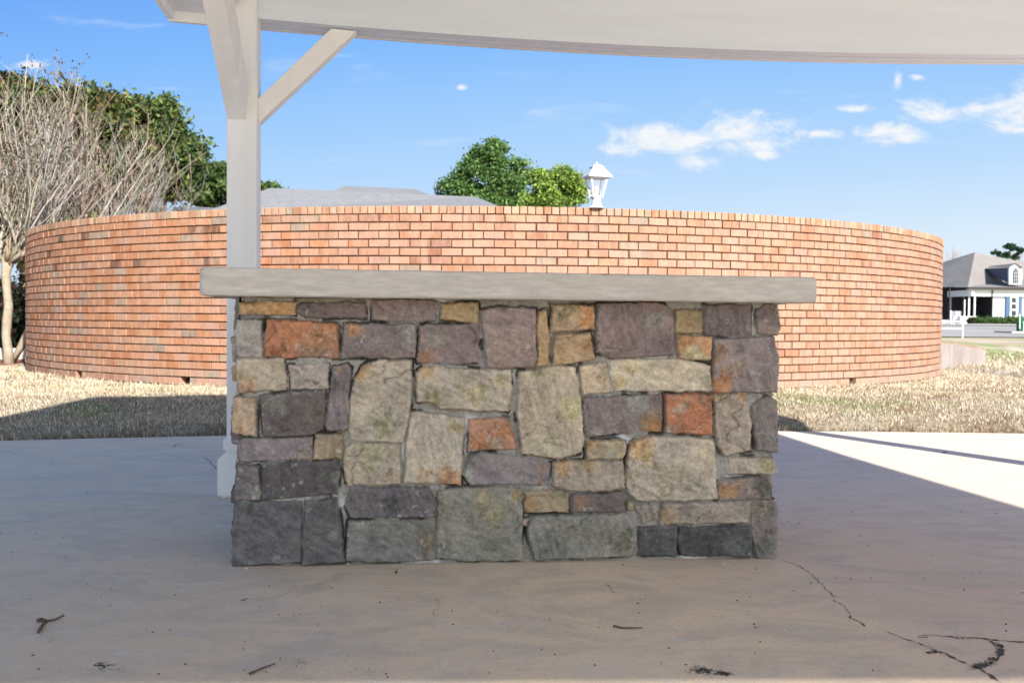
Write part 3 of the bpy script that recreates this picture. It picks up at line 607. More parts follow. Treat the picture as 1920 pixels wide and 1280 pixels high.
    # skirt along the left and right outline, closing the stones back to the core
    left = []; right = []
    for i in range(nT-1):
        row = np.where(kq[i])[0]
        if len(row): left.append((i, row[0])); right.append((i, row[-1]+1))
    VS = [V]; CS = [C.reshape(-1, 3)]; FS = [F]; nb = len(V)
    for lst, flip in ((left, False), (right, True)):
        for (i, j) in lst:
            a = id_[i, j]; b = id_[i+1, j]; d = toworld(np.array([Sg[i, j], Sg[i+1, j]]), np.array([Tg[i, j], Tg[i+1, j]]), np.array([-skirt, -skirt]))
            VS.append(d); CS.append(C.reshape(-1, 3)[[a, b]]); f_ = [a, b, nb+1, nb] if not flip else [b, a, nb, nb+1]; FS.append(np.array([f_])); nb += 2
    return raw(name, np.concatenate(VS), np.concatenate(FS), np.concatenate(CS), M_STONE, parent, smooth=True)
front_polys = []
for pl, cl, bl in S_:
    pp = [st(*p) for p in pl]; bb = []
    for (bx, by, br, bc) in bl:
        q = st(bx, by); bb.append((q[0], q[1], br*.00195, bc))
    front_polys.append((pp, cl, bb))
tw = lambda s, t_, h: BLp[None, :]+s[:, None]*e1+t_[:, None]*np.array([0, 0, 1.])+h[:, None]*nrm
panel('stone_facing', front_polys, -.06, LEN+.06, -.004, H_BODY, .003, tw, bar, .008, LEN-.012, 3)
def random_polys(w, h, seed):
    rr = random.Random(seed); cells = []
    def split(x0, y0, x1, y1, d):
        ww, hh_ = x1-x0, y1-y0
        if (ww < .30 and hh_ < .2 and rr.random() < .6) or (ww < .16 and hh_ < .16) or d > 6: cells.append((x0, y0, x1, y1)); return
        if ww > hh_*1.35 or (ww > .14 and rr.random() < .35): m_2 = x0+ww*rr.uniform(.35, .65); split(x0, y0, m_2, y1, d+1); split(m_2, y0, x1, y1, d+1)
        else: m_2 = y0+hh_*rr.uniform(.35, .65); split(x0, y0, x1, m_2, d+1); split(x0, m_2, x1, y1, d+1)
    split(0, 0, w, h, 0); res = []
    for (x0, y0, x1, y1) in cells:
        g_ = .006; j = lambda: rr.uniform(-.005, .005)
        res.append(([(x0+g_+j(), y0+g_+j()), (x1-g_+j(), y0+g_+j()), (x1-g_+j(), y1-g_+j()), (x0+g_+j(), y1-g_+j())], rr.choice(S_)[1], []))
    return res
up = np.array([0, 0, 1.])
LB = BLp-nrm*BACK; RB = BRp-nrm*BACK
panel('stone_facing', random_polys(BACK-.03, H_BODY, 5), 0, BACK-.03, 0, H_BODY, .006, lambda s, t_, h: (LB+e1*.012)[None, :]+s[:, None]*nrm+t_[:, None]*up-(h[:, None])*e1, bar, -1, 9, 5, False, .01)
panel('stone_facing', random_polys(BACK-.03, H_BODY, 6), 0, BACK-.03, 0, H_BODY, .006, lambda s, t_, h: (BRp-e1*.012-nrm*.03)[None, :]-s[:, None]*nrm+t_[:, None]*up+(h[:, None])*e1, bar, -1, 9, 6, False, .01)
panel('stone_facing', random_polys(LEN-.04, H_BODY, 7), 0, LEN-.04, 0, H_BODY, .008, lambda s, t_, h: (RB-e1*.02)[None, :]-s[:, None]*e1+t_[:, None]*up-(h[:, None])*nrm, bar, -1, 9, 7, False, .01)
cmid = (BLp+BRp)/2-nrm*BACK/2
MB().box((cmid[0], cmid[1], .487), (LEN-.1, BACK-.1, .97), math.atan2(e1[1], e1[0])).build('block_core', M_MORTAR, bar)
# slab: front face 13 cm proud of the body, rounded upright corners
def on_plane(x, y, off):
    v = ray(x, y); o0 = np.array([0, 0, CAMZ]); p0 = BLp+nrm*off; t_ = ((p0-o0)@nrm)/(v@nrm); return o0+v*t_
OFF = .125; q0 = on_plane(375, 500, OFF); q1 = on_plane(1531, 520, OFF); q2 = on_plane(380, 553.8, OFF); q3 = on_plane(1530, 568.3, OFF)
sL = (q0-BLp)@e1-.006; sR = (q1-BLp)@e1+.010; DEP = BACK+OFF+.14
def slab_ring(inset, z):
    pts = []; rad = .028; x0, x1, y0, y1 = sL+inset, sR-inset, -OFF+inset, DEP-OFF-inset
    for (cx, cy, a0) in ((x0+rad, y0+rad, 180), (x1-rad, y0+rad, 270), (x1-rad, y1-rad, 0), (x0+rad, y1-rad, 90)):
        for k in range(7):
            a = R_(a0+15*k); pts.append((cx+rad*math.cos(a), cy+rad*math.sin(a), z))
    full = []
    for i, p in enumerate(pts):
        q = pts[(i+1) % len(pts)]; L = math.hypot(q[0]-p[0], q[1]-p[1]); k = (96 if L > 1.5 else 48) if L > .3 else 1
        for j in range(k): f = j/k; full.append((p[0]+(q[0]-p[0])*f, p[1]+(q[1]-p[1])*f, z))
    return full
def slab_z(s, top): f = (s-sL)/(sR-sL); return (q0[2]*(1-f)+q1[2]*f) if top else (q2[2]*(1-f)+q3[2]*f)
random.seed(77)
rings = [slab_ring(.010, ('b', .0)), slab_ring(.003, ('b', .004)), slab_ring(0, ('b', .012)), slab_ring(0, ('t', -.010)), slab_ring(.003, ('t', -.003)), slab_ring(.009, ('t', 0))]
mb = MB(); vs = []
for rg in rings:
    for (s_, d_, (tb, dz)) in rg:
        p = BLp+e1*s_-nrm*d_; ch_ = .0016*fbm(s_*14+d_*9, dz*300, 3)+(-.004*float(smooth(.42, .6, fbm(s_*9+d_*9+3, 2.2, 3))) if tb == 't' else .002*float(smooth(.4, .6, fbm(s_*12+d_*7, 8.2, 3)))); p = p-nrm*(.0014*float(fbm(s_*11, 4.+dz*80, 3))); vs.append((p[0], p[1], slab_z(s_, tb == 't')+dz+ch_))
n = len(rings[0]); fs = [(a*n+i, a*n+(i+1) % n, (a+1)*n+(i+1) % n, (a+1)*n+i) for a in range(5) for i in range(n)]
fs += [tuple(range(n))[::-1], tuple(range(5*n, 6*n))]; mb.add(vs, fs)
mb.build('countertop', M_SLAB, bar, smooth=False)
print('slab z', q0[2], q1[2], q2[2], q3[2], 'len', LEN, 'slab', sL, sR)
# ------------------------------------------------------------------ pavilion
UA = np.array([.992, .124, 0]); VA = np.array([-.124, .992, 0]); 
pv = empty('pavilion', (1.2, 3.0, 0), 'white timber pavilion whose post, knee braces and long beam frame the bar', 'pavilion')
# beam face line in plan (bowed gently outwards); height 2.38
ZB = 2.385
BF = [(-2.3, 5.02), (-1.7, 5.238), (-1.286, 5.376), (-.6, 5.578), (0, 5.722), (.5, 5.825), (.92, 5.893), (1.42, 5.945), (2.11, 5.984), (2.86, 5.985), (3.6, 5.955), (4.3, 5.90)]
def interp(P_, x): 
    xs_ = [p[0] for p in P_]; ys_ = [p[1] for p in P_]; return float(np.interp(x, xs_, ys_))
def strip(xs_, y0f, y1f, z0, z1):
    mb = MB(); n = len(xs_); vs = []
    for x in xs_:
        a, b = y0f(x), y1f(x); vs += [(x, a, z0), (x, b, z0), (x, b, z1), (x, a, z1)]
    fs = []
    for i in range(n-1):
        for k in range(4):
            fs.append((i*4+k, i*4+(k+1) % 4, (i+1)*4+(k+1) % 4, (i+1)*4+k)[::-1])
    fs += [(0, 1, 2, 3), tuple((n-1)*4+k for k in (3, 2, 1, 0))]; mb.add(vs, fs); return mb
# smooth the line with a polynomial fit
pc = np.polyfit([p[0] for p in BF], [p[1] for p in BF], 4); bf = lambda x: float(np.polyval(pc, x))
xs1 = np.linspace(-1.33, 3.62, 40)
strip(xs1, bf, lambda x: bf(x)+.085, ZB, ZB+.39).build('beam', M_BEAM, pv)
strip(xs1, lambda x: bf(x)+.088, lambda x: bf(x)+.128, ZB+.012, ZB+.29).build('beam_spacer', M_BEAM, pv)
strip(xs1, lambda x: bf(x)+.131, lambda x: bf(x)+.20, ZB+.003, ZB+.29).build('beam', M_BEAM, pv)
strip(np.linspace(-1.74, 3.95, 44), lambda x: bf(x)+.203, lambda x: bf(x)+.235, ZB-.001, ZB+.17).build('fascia', M_WHITE, pv)
# the roof rises towards the camera: its left rake, sloping soffit tray and boards
SL = .2
def zr(y, h=0.): return ZB+h+SL*(5.46-min(y, 5.46))
cA = np.array([-1.742, bf(-1.742)+.22, 0])
far_l = cA; near_l = np.array([-1.60, -4.6, 0]); far_r = np.array([3.70, bf(3.70)+.22, 0]); mid_r = np.array([4.05, 3.96, 0]); near_r = np.array([5.95, -4.23, 0])
near_l = np.array([-2.05, -4.67, 0])
def board(a, b, z0, z1, w, name, m):          # board between two plan points, following the roof slope
    a = np.array(a, float); b = np.array(b, float); d = (b-a)/np.linalg.norm(b-a); pp = np.array([-d[1], d[0], 0])*w; vs = []
    for p in (a, b):
        for q, h in ((p, z0), (p+pp, z0), (p+pp, z1), (p, z1)): vs.append((q[0], q[1], zr(q[1] if abs(d[1]) > .5 else p[1], h)))
    return MB().add(vs, [(0, 1, 2, 3), (7, 6, 5, 4), (0, 4, 5, 1), (1, 5, 6, 2), (2, 6, 7, 3), (3, 7, 4, 0)]).build(name, m, pv)
board(far_l, near_l, -.001, .17, .03, 'fascia', M_WHITE)
def plate(pts, h0, h1, name, m):
    n = len(pts); return MB().add([(p[0], p[1], zr(p[1], h0)) for p in pts]+[(p[0], p[1], zr(p[1], h1)) for p in pts], [tuple(range(n))[::-1], tuple(range(n, 2*n))]+[(i, (i+1) % n, (i+1) % n+n, i+n) for i in range(n)]).build(name, m, pv)
plate([near_l+[.03, 0, 0], np.array([-1.1, -4.70, 0]), np.array([-1.36, 5.35, 0]), np.array([-1.36, 5.58, 0]), far_l+[.03, -.01, 0]], .045, .06, 'soffit', M_WHITE)
curve_ = [np.array([x, bf(x)+.195, 0]) for x in np.linspace(far_r[0]-.01, far_l[0]+.04, 24)]
plate([far_l+[.03, -.04, 0], near_l+[.03, 0, 0], near_r, mid_r]+curve_[:-1], .35, .37, 'ceiling', M_WHITE)
board(far_r, mid_r, .0, .30, -.03, 'fascia', M_WHITE); board(mid_r, near_r, .0, .30, -.03, 'fascia', M_WHITE); board(near_l, near_r, .0, .30, .03, 'fascia', M_WHITE)
M_SHING = mat('grey_shingle', (.22, .22, .225), rough=.9, nscale=12, namt=.2, bump=.01, bscale=30)
plate([far_l, near_l, near_r, mid_r]+[p+[0, .02, 0] for p in curve_], .375, .42, 'roof', M_SHING)
# posts
def post(x, y, w=.148, yaw=.10, z1=ZB+.3, pl=True, name='post'):
    o = MB().box((x, y, z1/2), (w, w, z1), yaw).build(name, M_WHITE, pv, bevel=.006)
    if pl:
        m2 = MB().box((x, y, .10), (w+.075, w+.075, .18), yaw); m2.frust((x, y), .19, .226, (w+.075)*.7071, (w+.002)*.7071, 4, yaw+math.pi/4); m2.box((x, y, .262), (w+.026, w+.026, .05), yaw)
        m2.box((x, y, .008), (w+.05, w+.05, .016), yaw)
        mm = m2.build('plinth', M_WHITE, o)
    return o
pb = P(456.5, 600, 5.40); post(pb[0]-.001, 5.412)
post(3.66, 6.03); 
post(-1.75, -4.1, z1=zr(-4.1, .3)); post(5.6, -3.95, z1=zr(-3.95, .3))
# side beams (towards the camera, above the frame)
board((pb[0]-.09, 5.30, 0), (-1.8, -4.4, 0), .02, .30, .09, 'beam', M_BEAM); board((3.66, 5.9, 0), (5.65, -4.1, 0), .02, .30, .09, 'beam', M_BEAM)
# knee braces
def brace(quad_, thick, dvec):
    mb = MB(); q = [np.array(p) for p in quad_]; t_ = np.array(dvec)*thick
    mb.add(q+[p+t_ for p in q], [(0, 1, 2, 3), (7, 6, 5, 4), (0, 4, 5, 1), (1, 5, 6, 2), (2, 6, 7, 3), (3, 7, 4, 0)]); return mb.build('brace', M_WHITE, pv, bevel=.003)
dF = 5.385
brace([P(478, 237, dF), P(669, 58, 5.585), P(621, 53.5, 5.53), P(478, 191, dF)], .089, (-.1, .99, 0))
# near brace running from the post to the side beam, towards the camera
s0a, s0b = P(426.5, 226, 5.335), P(461, 226, 5.345)
s1a, s1b = P(373, -28, 4.66), P(415, -28, 4.67)
s1a2, s1b2 = s1a, s1b
brace([s0a, s0b, s1b2, s1a2], .14, (0.05, .66, .75))
# braces of the right post (outside the frame, their shadow falls in it)
brace([(3.60, 5.97, 1.80), (3.60, 5.97, 1.95), (3.12, 5.985, ZB+.02), (3.0, 5.985, ZB)], .089, (0, .99, 0))
brace([(3.62, 5.94, 1.80), (3.70, 5.94, 1.80), (3.78, 5.40, ZB+.02), (3.70, 5.40, ZB+.02)], .1, (0, .5, .8))
# ------------------------------------------------------------------ litter on the pad
def twig(pts, rad, label, name='twig', m=M_TWIG):
    P3 = [G(x, y)+np.array([0, 0, .006]) for x, y in pts[0]]; mb = MB(); o3 = P3[0].copy(); o3[2] = 0
    for br_ in pts:
        q = [G(x, y)+np.array([0, 0, .004+random.uniform(0, .003)]) for x, y in br_]; mb.tube(q, [rad*(1-.5*i/(len(q)-1)) for i in range(len(q))], 6)
    o = mb.build(name, m, origin=tuple(o3)); return tag(o, label, 'twig')
twig([[(72, 1188), (80, 1174), (88, 1166), (103, 1164), (120, 1157)], [(70, 1165), (78, 1163), (87, 1166)], [(71, 1167), (79, 1167), (86, 1167)]], .005, 'dark forked twig lying on the pad at the left of the bar')
twig([[(468, 1265), (490, 1257), (516, 1248)]], .0035, 'straight brown stick lying below the left end of the bar')
twig([[(1150, 1176), (1168, 1179), (1205, 1179)]], .0035, 'short grey stick lying flat in front of the bar centre')
twig([[(453, 1128), (465, 1124)], [(1160, 0x41c), (1160, 0x41c)]][:1], .002, 'tiny dark twig scrap between the forked twig and the stick')
def leaf(x, y, s, label, stem=True, seed=0, curl=.5):
    rr = random.Random(seed); c = G(x, y); mb = MB(); a = rr.uniform(0, 6.28)
    pts = [(-1, 0), (-.5, .34), (.1, .42), (.6, .25), (1, 0), (.6, -.25), (.1, -.40), (-.5, -.3)]
    vs = []
    for (u, v) in pts+[(-.6, 0), (0, 0), (.6, 0)]:
        vs.append((c[0]+s*(u*math.cos(a)-v*math.sin(a)), c[1]+s*(u*math.sin(a)+v*math.cos(a)), .003+s*curl*(abs(v)*1.3+u*u*.35)))
    mb.add(vs, [(0, 1, 8), (1, 2, 9, 8), (2, 3, 10, 9), (3, 4, 10), (4, 5, 10), (5, 6, 9, 10), (6, 7, 8, 9), (7, 0, 8)])
    if stem: mb.tube([(vs[8][0], vs[8][1], .004), (vs[0][0], vs[0][1], .012), (vs[0][0]+.01, vs[0][1], .004+s*1.1)], [.0012]*3, 5)
    o = mb.build('dry_leaf', M_DRYLEAF, origin=(c[0], c[1], 0)); return tag(o, label, 'leaf', 'dry leaves fallen on the pad')
leaf(743, 1075, .014, 'small curled brown leaf with upright stem in front of the bar', seed=3)
leaf(895, 1054, .03, 'larger brown leaf curled against the bar base', seed=4, curl=.35)
leaf(806, 1051, .014, 'small brown leaf tucked against the bar base, left of the larger leaf', False, 5, .2)
leaf(1168, 1060, .010, 'thin dark leaf scrap in front of the bar, right of centre', False, 6, .2)
leaf(1293, 1043, .022, 'orange brown leaf pressed under the dark base stones', False, 8, .12)
leaf(1378, 1044, .028, 'orange brown leaf near the right hand corner of the bar base', False, 9, .12)
leaf(1772, 849, .03, 'pale brown leaf on the sunlit concrete by the grass edge', False, 10, .3)
for i, (x, y) in enumerate([(462, 1066), (652, 1057), (662, 1055), (1096, 1050), (1202, 1047), (1357, 1057)]):
    mb = MB(); c = G(x, y); mb.frust((c[0], c[1]), 0, .006, .006, .003, 5, i); o = mb.build('mortar_crumb', M_CRUMB, origin=(c[0], c[1], 0))
    tag(o, ['white mortar crumb under the bottom left corner stone', 'white mortar crumb left of a pair beside the second base joint', 'white mortar crumb right of a pair beside the second base joint', 'white mortar crumb below the long grey base stone', 'white mortar crumb by the small dark base stone', 'white mortar crumb in front of the large dark base stone'][i], 'crumb', 'mortar crumbs along the bar base')
rr = random.Random(5); mb = MB()
for i in range(230):
    x, y = rr.uniform(0, 1920), 840+rr.random()**1.3*430; 
    if 430 < x < 1460 and y < 1066: continue
    c = G(x, y); a = rr.uniform(0, 3.1); L = rr.uniform(.002, .009)*(.6+.4*(y-840)/430); w = rr.uniform(.001, .0022)
    mb.box((c[0], c[1], .0015), (L, w, .003), a, col=None, jit=.0004)
o = mb.build('leaf_litter', M_TWIG); tag(o, 'fine dark crumbs of leaf and bark scattered over the concrete', 'litter', kind='stuff')
# ------------------------------------------------------------------ foliage
def crown(name, blobs, n, leaf_s, cols, parent, seed, clump=.35, per=60):
    """blobs: (centre xyz, radii xyz, weight). small leaf clusters spread through the volume"""
    r = np.random.default_rng(seed); wts = np.array([b[2] for b in blobs], float); wts /= wts.sum(); Vs = []; Cs = []
    for (c, rad, w), fr in zip(blobs, wts):
        nc = max(5, int(n*fr/per)); c = np.array(c); rad = np.array(rad)
        d = r.normal(size=(nc, 3)); d /= np.linalg.norm(d, axis=1)[:, None]; rr_ = r.uniform(.25, 1.0, nc)**.45
        cen = c+d*rad*rr_[:, None]; csz = clump*r.uniform(.45, 1.2, nc); tone = r.uniform(.65, 1.25, nc)
        k = r.integers(0, nc, int(n*fr)); m = len(k)
        off = r.normal(size=(m, 3))*.45; off[:, 2] *= .62; p = cen[k]+off*csz[k][:, None]
        a = r.normal(size=(m, 3)); a /= np.linalg.norm(a, axis=1)[:, None]; b = np.cross(a, r.normal(size=(m, 3))); b /= np.linalg.norm(b, axis=1)[:, None]
        s = leaf_s*r.uniform(.6, 1.3, m)[:, None]
        Vs.append(np.stack([p-a*s, p+b*s*.45, p+a*s, p-b*s*.45], 1).reshape(-1, 3))
        ci = np.array([srgb(*q) for q in cols])[r.integers(0, len(cols), m)]*(tone[k]*r.uniform(.8, 1.2, m))[:, None]
        Cs.append(np.repeat(ci[:, None], 4, 1).reshape(-1, 3))
    V = np.concatenate(Vs); return raw(name, V, np.arange(len(V)).reshape(-1, 4), np.concatenate(Cs), M_LEAF, parent)
def trunk_mesh(base, tips, r0, col, parent, name='trunk', seed=0, wob=.25):
    rr = random.Random(seed); mb = MB(); b = np.array(base, float)
    for k, t_ in enumerate(tips):
        t_ = np.array(t_, float); L = np.linalg.norm(t_-b); pts = []; N = 7
        for i in range(N+1):
            f = i/N; p = b*(1-f)+t_*f; p = p+np.array([(t_[0]-b[0])*(-.25*math.sin(math.pi*f)), (t_[1]-b[1])*(-.25*math.sin(math.pi*f)), 0])
            p = p+np.array([rr.gauss(0, wob*.1), rr.gauss(0, wob*.1), 0])*math.sin(math.pi*f)*L*.1; pts.append(p)
        rk = r0 if k == 0 else r0*.5; mb.tube(pts, [rk*(1-.85*i/N) for i in range(N+1)], 8, col)
    return mb.build(name, M_BARK, parent, smooth=True)
def tree(name, px, base_y, d, blobs, n, leaf_s, cols, label, cat='tree', seed=0, group=None, r0=.25, bark=srgb(110, 95, 80), clump=.35, per=60):
    b = P(px, 600, d); gz = float(ground_z(b[0], d)); root = empty(name, (b[0], d, gz-.05), label, cat, group)
    bl = []
    for (x, y, rx, ry, w) in blobs:
        p = P(x, y, d); k = d/FPX; bl.append((p, (rx*k, rx*k*.8, ry*k), w))
    crown('crown', bl, n, leaf_s, cols, root, seed, clump, per)
    tips = [bl[0][0]]+[q[0] for q in bl[1:9]]; trunk_mesh((b[0], d, gz-.05), tips, r0, bark, root, seed=seed)
    return root
OAK = [(66, 84, 38), (84, 100, 46), (52, 70, 34), (108, 118, 58), (74, 86, 52)]
OAKL = [(84, 106, 54), (66, 90, 46), (102, 120, 66), (56, 76, 42)]
BRN = [(96, 92, 52), (80, 84, 44), (118, 100, 64), (66, 74, 40)]
tree('live_oak', 60, 680, 34, [(20, 300, 120, 120, 3), (60, 210, 70, 50, 2), (10, 190, 60, 40, 1.5), (150, 215, 70, 55, 2), (130, 330, 120, 80, 2), (-60, 260, 90, 100, 2), (215, 290, 60, 70, 1.2), (60, 430, 170, 50, 2.5)], 42000, .12, OAK+BRN, 'broad dark evergreen oak rising behind the bare shrubs at the far left', seed=21, r0=.45, clump=.6, per=110)
tree('live_oak', 270, 680, 38, [(265, 300, 80, 80, 3), (230, 230, 60, 45, 2), (300, 250, 42, 48, 1.3), (300, 215, 30, 28, .8), (330, 320, 55, 55, 1.5), (190, 330, 80, 70, 1.5), (345, 285, 34, 26, .6)], 36000, .12, OAK+OAKL, 'evergreen oak whose crown slopes down towards the pavilion post', seed=22, r0=.4, clump=.55, per=110)
tree('live_oak', 400, 680, 44, [(395, 350, 60, 42, 2), (420, 335, 30, 26, 1), (365, 335, 40, 30, 1), (470, 372, 50, 26, 1), (505, 352, 14, 12, .15)], 16000, .12, OAKL, 'lower bright green oak just left of the pavilion post', seed=23, r0=.3, clump=.5, per=90)
PINE = [(88, 122, 62), (68, 102, 50), (116, 142, 80), (54, 84, 44)]
tree('pine_tree', 915, 680, 46, [(915, 345, 70, 42, 3), (865, 362, 42, 24, 1.4), (920, 300, 38, 24, 1.3), (893, 315, 34, 22, 1.), (925, 272, 14, 9, .25), (905, 285, 18, 12, .3), (942, 277, 7, 6, .12), (960, 350, 34, 38, 1.4), (970, 308, 13, 9, .25), (900, 380, 80, 16, 1), (845, 350, 18, 10, .3)], 26000, .085, PINE, 'taller dark green pine with a pointed crown behind the shingled roof', seed=24, r0=.2, clump=.42, per=150)
tree('broadleaf_tree', 1045, 680, 42, [(1045, 355, 46, 34, 3), (1020, 332, 22, 15, .8), (1052, 330, 24, 12, .7), (1075, 350, 18, 20, .6), (1015, 368, 26, 20, .8), (1088, 372, 7, 16, .15), (1000, 380, 20, 14, .5)], 15000, .085, [(128, 152, 68), (106, 134, 56), (84, 112, 46), (146, 168, 86)], 'rounder yellow green tree between the tall pine and the lantern', seed=25, r0=.14, clump=.38, per=150)
# bare crepe myrtles --------------------------------------------------
def myrtle(px, base_y, d, label, seed, knuckle_y=492, nsh=22, lean=.25, hmax=3.4, r0=.085, trunk_px=None):
    rr = random.Random(seed); b = P(px, base_y, d); gz = float(ground_z(b[0], d)); root = empty('crepe_myrtle', (b[0], d, gz-.03), label, 'tree', 'bare crepe myrtles in a row')
    kz = P(px, knuckle_y, d)[2]; col = (.29, .25, .19)
    mb = MB(); pts = [(b[0]+.02*math.sin(i*1.7+seed), d, gz-.03+(kz-gz+.05)*i/7) for i in range(8)]; pts += [(b[0]+.03, d+.03, kz+.10), (b[0]+.05, d+.05, kz+.17)]; rad = [r0*(1.3 if i == 0 else 1.0-.02*i+.06*math.sin(i*2.1+seed)) for i in range(7)]+[r0*1.2, r0*.95, r0*.3]
    mb.tube(pts, rad, 10, col)
    for q in range(3): # side stems of the same clump
        a = rr.uniform(-.6, 2.0); e_ = np.array([b[0]+math.cos(a)*rr.uniform(.25, .5), d+.35+math.sin(a)*.2, kz+rr.uniform(-.1, .25)])
        mb.tube([(b[0]+.05, d+.04, gz), (b[0]*.4+e_[0]*.6+.1, d+.25, gz+(kz-gz)*.4), tuple(e_)], [r0*.6, r0*.5, r0*.55], 8, col)
    for q in range(9): # knuckled stubs where the shoots were cut back
        a = q*.7+rr.random(); o = np.array([b[0], d, kz-.02]); e_ = o+np.array([math.cos(a)*rr.uniform(.12, .3)+.06, math.sin(a)*.22, rr.uniform(.22, .5)]); m_5 = (o+e_)/2+np.array([math.cos(a)*.07, math.sin(a)*.05, -.03])
        mb.tube([o, m_5, e_], [r0*.62, r0*.45, r0*.34], 7, tuple(c*rr.uniform(.8, 1.05) for c in col))
    mb.build('trunk', M_BARK, root, smooth=True)
    br = MB(); seeds_ = []
    for k in range(nsh):
        a = rr.uniform(0, 6.283); sp = rr.uniform(.05, .72); L = hmax*rr.uniform(.6, 1.05)
        dx = math.cos(a)*sp+lean*rr.uniform(.3, 1.5); dy = math.sin(a)*sp*.7
        o = np.array([b[0]+rr.uniform(-.18, .3), d+rr.uniform(-.1, .4), kz+rr.uniform(-.06, .1)]); p = o.copy(); pts = [p.copy()]; v = np.array([dx, dy, 1.]); v /= np.linalg.norm(v)
        N = 9
        for i in range(N):
            v = v+np.array([rr.gauss(0, .09), rr.gauss(0, .09), .05]); v /= np.linalg.norm(v); p = p+v*L/N; pts.append(p.copy())
        r1 = rr.uniform(.016, .032); g_ = rr.uniform(.72, 1.08); cc_ = tuple(c*g_ for c in rr.choice([(.34, .305, .26), (.26, .215, .18), (.31, .29, .26), (.24, .19, .15), (.37, .335, .28)]))
        br.tube(pts, [r1*(1-.78*i/N) for i in range(N+1)], 5, cc_)
        for q in range(rr.randint(4, 7)):
            i = rr.randint(1, N-1); w = np.array([rr.gauss(lean*.4, .42), rr.gauss(0, .35), 1.]); w /= np.linalg.norm(w); ll = rr.uniform(.4, 1.3); t0 = pts[i]; m1 = t0+w*ll*.5+np.array([rr.gauss(0, .04), 0, 0]); m2 = t0+w*ll+np.array([rr.gauss(0, .06), rr.gauss(0, .04), .05])
            br.tube([t0, m1, m2], [r1*.45, r1*.32, .004], 4, tuple(c*rr.uniform(.8, 1.1) for c in cc_))
            for q2 in range(3):
                w2 = np.array([rr.gauss(.1, .5), rr.gauss(0, .4), .9]); w2 /= np.linalg.norm(w2); s_ = m1+(m2-m1)*rr.random(); e_ = s_+w2*rr.uniform(.2, .55); br.tube([s_, e_], [.005, .0025], 3, tuple(c*.8 for c in cc_))
                if rr.random() < .5: seeds_.append(e_)
        seeds_ += [pts[-1], pts[-1]+np.array([.04, 0, .04])]
    br.build('branches', M_BARK, root, smooth=True)
    sd_ = MB()
    for p in seeds_:
        for j in range(3):
            q = p+np.array([rr.gauss(0, .035), rr.gauss(0, .035), rr.gauss(0, .05)]); s_ = rr.uniform(.010, .02)
            sd_.add([q+np.array(c)*s_ for c in ((1, 0, 0), (-.5, .87, 0), (-.5, -.87, 0), (0, 0, 1.3), (0, 0, -1.)) ], [(0, 1, 3), (1, 2, 3), (2, 0, 3), (1, 0, 4), (2, 1, 4), (0, 2, 4)], rr.choice([(.035, .022, .018), (.05, .03, .024), (.07, .042, .03)]))
    tag(sd_.build('seed_heads', M_BARK, root), kind='stuff')
myrtle(14, 680, 15.6, 'nearest bare crepe myrtle with a thick pale trunk beside the brick wall', 1, hmax=2.3, nsh=17, lean=.22, r0=.068)
myrtle(-90, 680, 15.2, 'bare crepe myrtle shoots entering at the left edge', 2, hmax=2.2, nsh=14, lean=.2)
myrtle(62, 680, 18.4, 'tall bare crepe myrtle just behind the left curve of the wall', 3, hmax=2.9, nsh=17, lean=.32)
myrtle(120, 680, 21, 'second bare crepe myrtle behind the wall, counted from the thick pale trunk', 4, hmax=2.9, nsh=18, lean=.36)
myrtle(185, 680, 24, 'third bare crepe myrtle behind the wall, below the oak crown', 5, hmax=2.8, nsh=20, lean=.42)
myrtle(245, 680, 27, 'fourth bare crepe myrtle behind the wall, lowest and rightmost', 6, hmax=2.5, nsh=18, lean=.5)
# dark hedge, kerb behind the trunks
hd = 21; p = P(-60, 600, hd); root = empty('hedge', (p[0], hd, float(ground_z(p[0], hd))), 'dark evergreen hedge in shade behind the pale myrtle trunks', 'hedge')
crown('foliage', [(P(x, 618, hd), (.75, .6, .55), 1) for x in (-160, -90, -20, 20, 60, 100)]+[(P(x, 560, hd+.6), (.8, .6, .5), 1) for x in (-120, -40, 40, 90)], 24000, .06, [(34, 48, 28), (44, 58, 34), (28, 40, 26), (70, 34, 34)], root, 31, .3)
MB().box((p[0]+.5, hd+.1, .55), (4.6, .3, .9)).build('twig_mass', simple('dark_twigs', (.02, .02, .016)), root)
kb = MB().box((P(-60, 600, 17.2)[0], 17.2, .24), (3.6, .18, .16)); o = kb.build('kerb', simple('kerb_concrete', (.42, .40, .38)), origin=(P(-60, 600, 17.2)[0], 17.2, .2)) if False else None
kx = P(-60, 600, 17.3)[0]; o = MB().box((0, 0, .08), (3.7, .18, .18)).build('kerb', simple('kerb_concrete', (.46, .44, .42))); o.location = (kx, 17.3, float(ground_z(kx, 17.3))); tag(o, kind='structure')
# ------------------------------------------------------------------ building with grey shingled roof behind the wall
M_SH2 = mat('weathered_shingle', (.185, .188, .198), rough=1., spec=.05, nscale=5, namt=.2, stretch=(.8, .8, 14), det=2.)
bd = 30; c0 = P(650, 600, bd); bld = empty('shingled_building', (c0[0], bd+4, .3), 'low building behind the wall with a pale grey shingled hip roof', 'building')
E0, E1 = P(382, 398, bd-2.5), P(962, 398, bd+2.5); R0, R1 = P(507, 352.5, bd+1.5), P(893, 369, bd+6.5)
back = np.array([-1.2, 9, 0]); 
def roof(e0, e1_, r0_, r1_, depth, nm='roof', par=bld, m=M_SH2):
    b0 = r0_*2-(e0+e1_)/2; e2 = e1_+depth; e3 = e0+depth; e2[2] = e1_[2]; e3[2] = e0[2]
    return MB().add([e0, e1_, e2, e3, r0_, r1_], [(0, 1, 5, 4), (1, 2, 5), (2, 3, 4, 5), (3, 0, 4), (3, 2, 1, 0)]).build(nm, m, par)
roof(E0, E1, R0, R1, back)
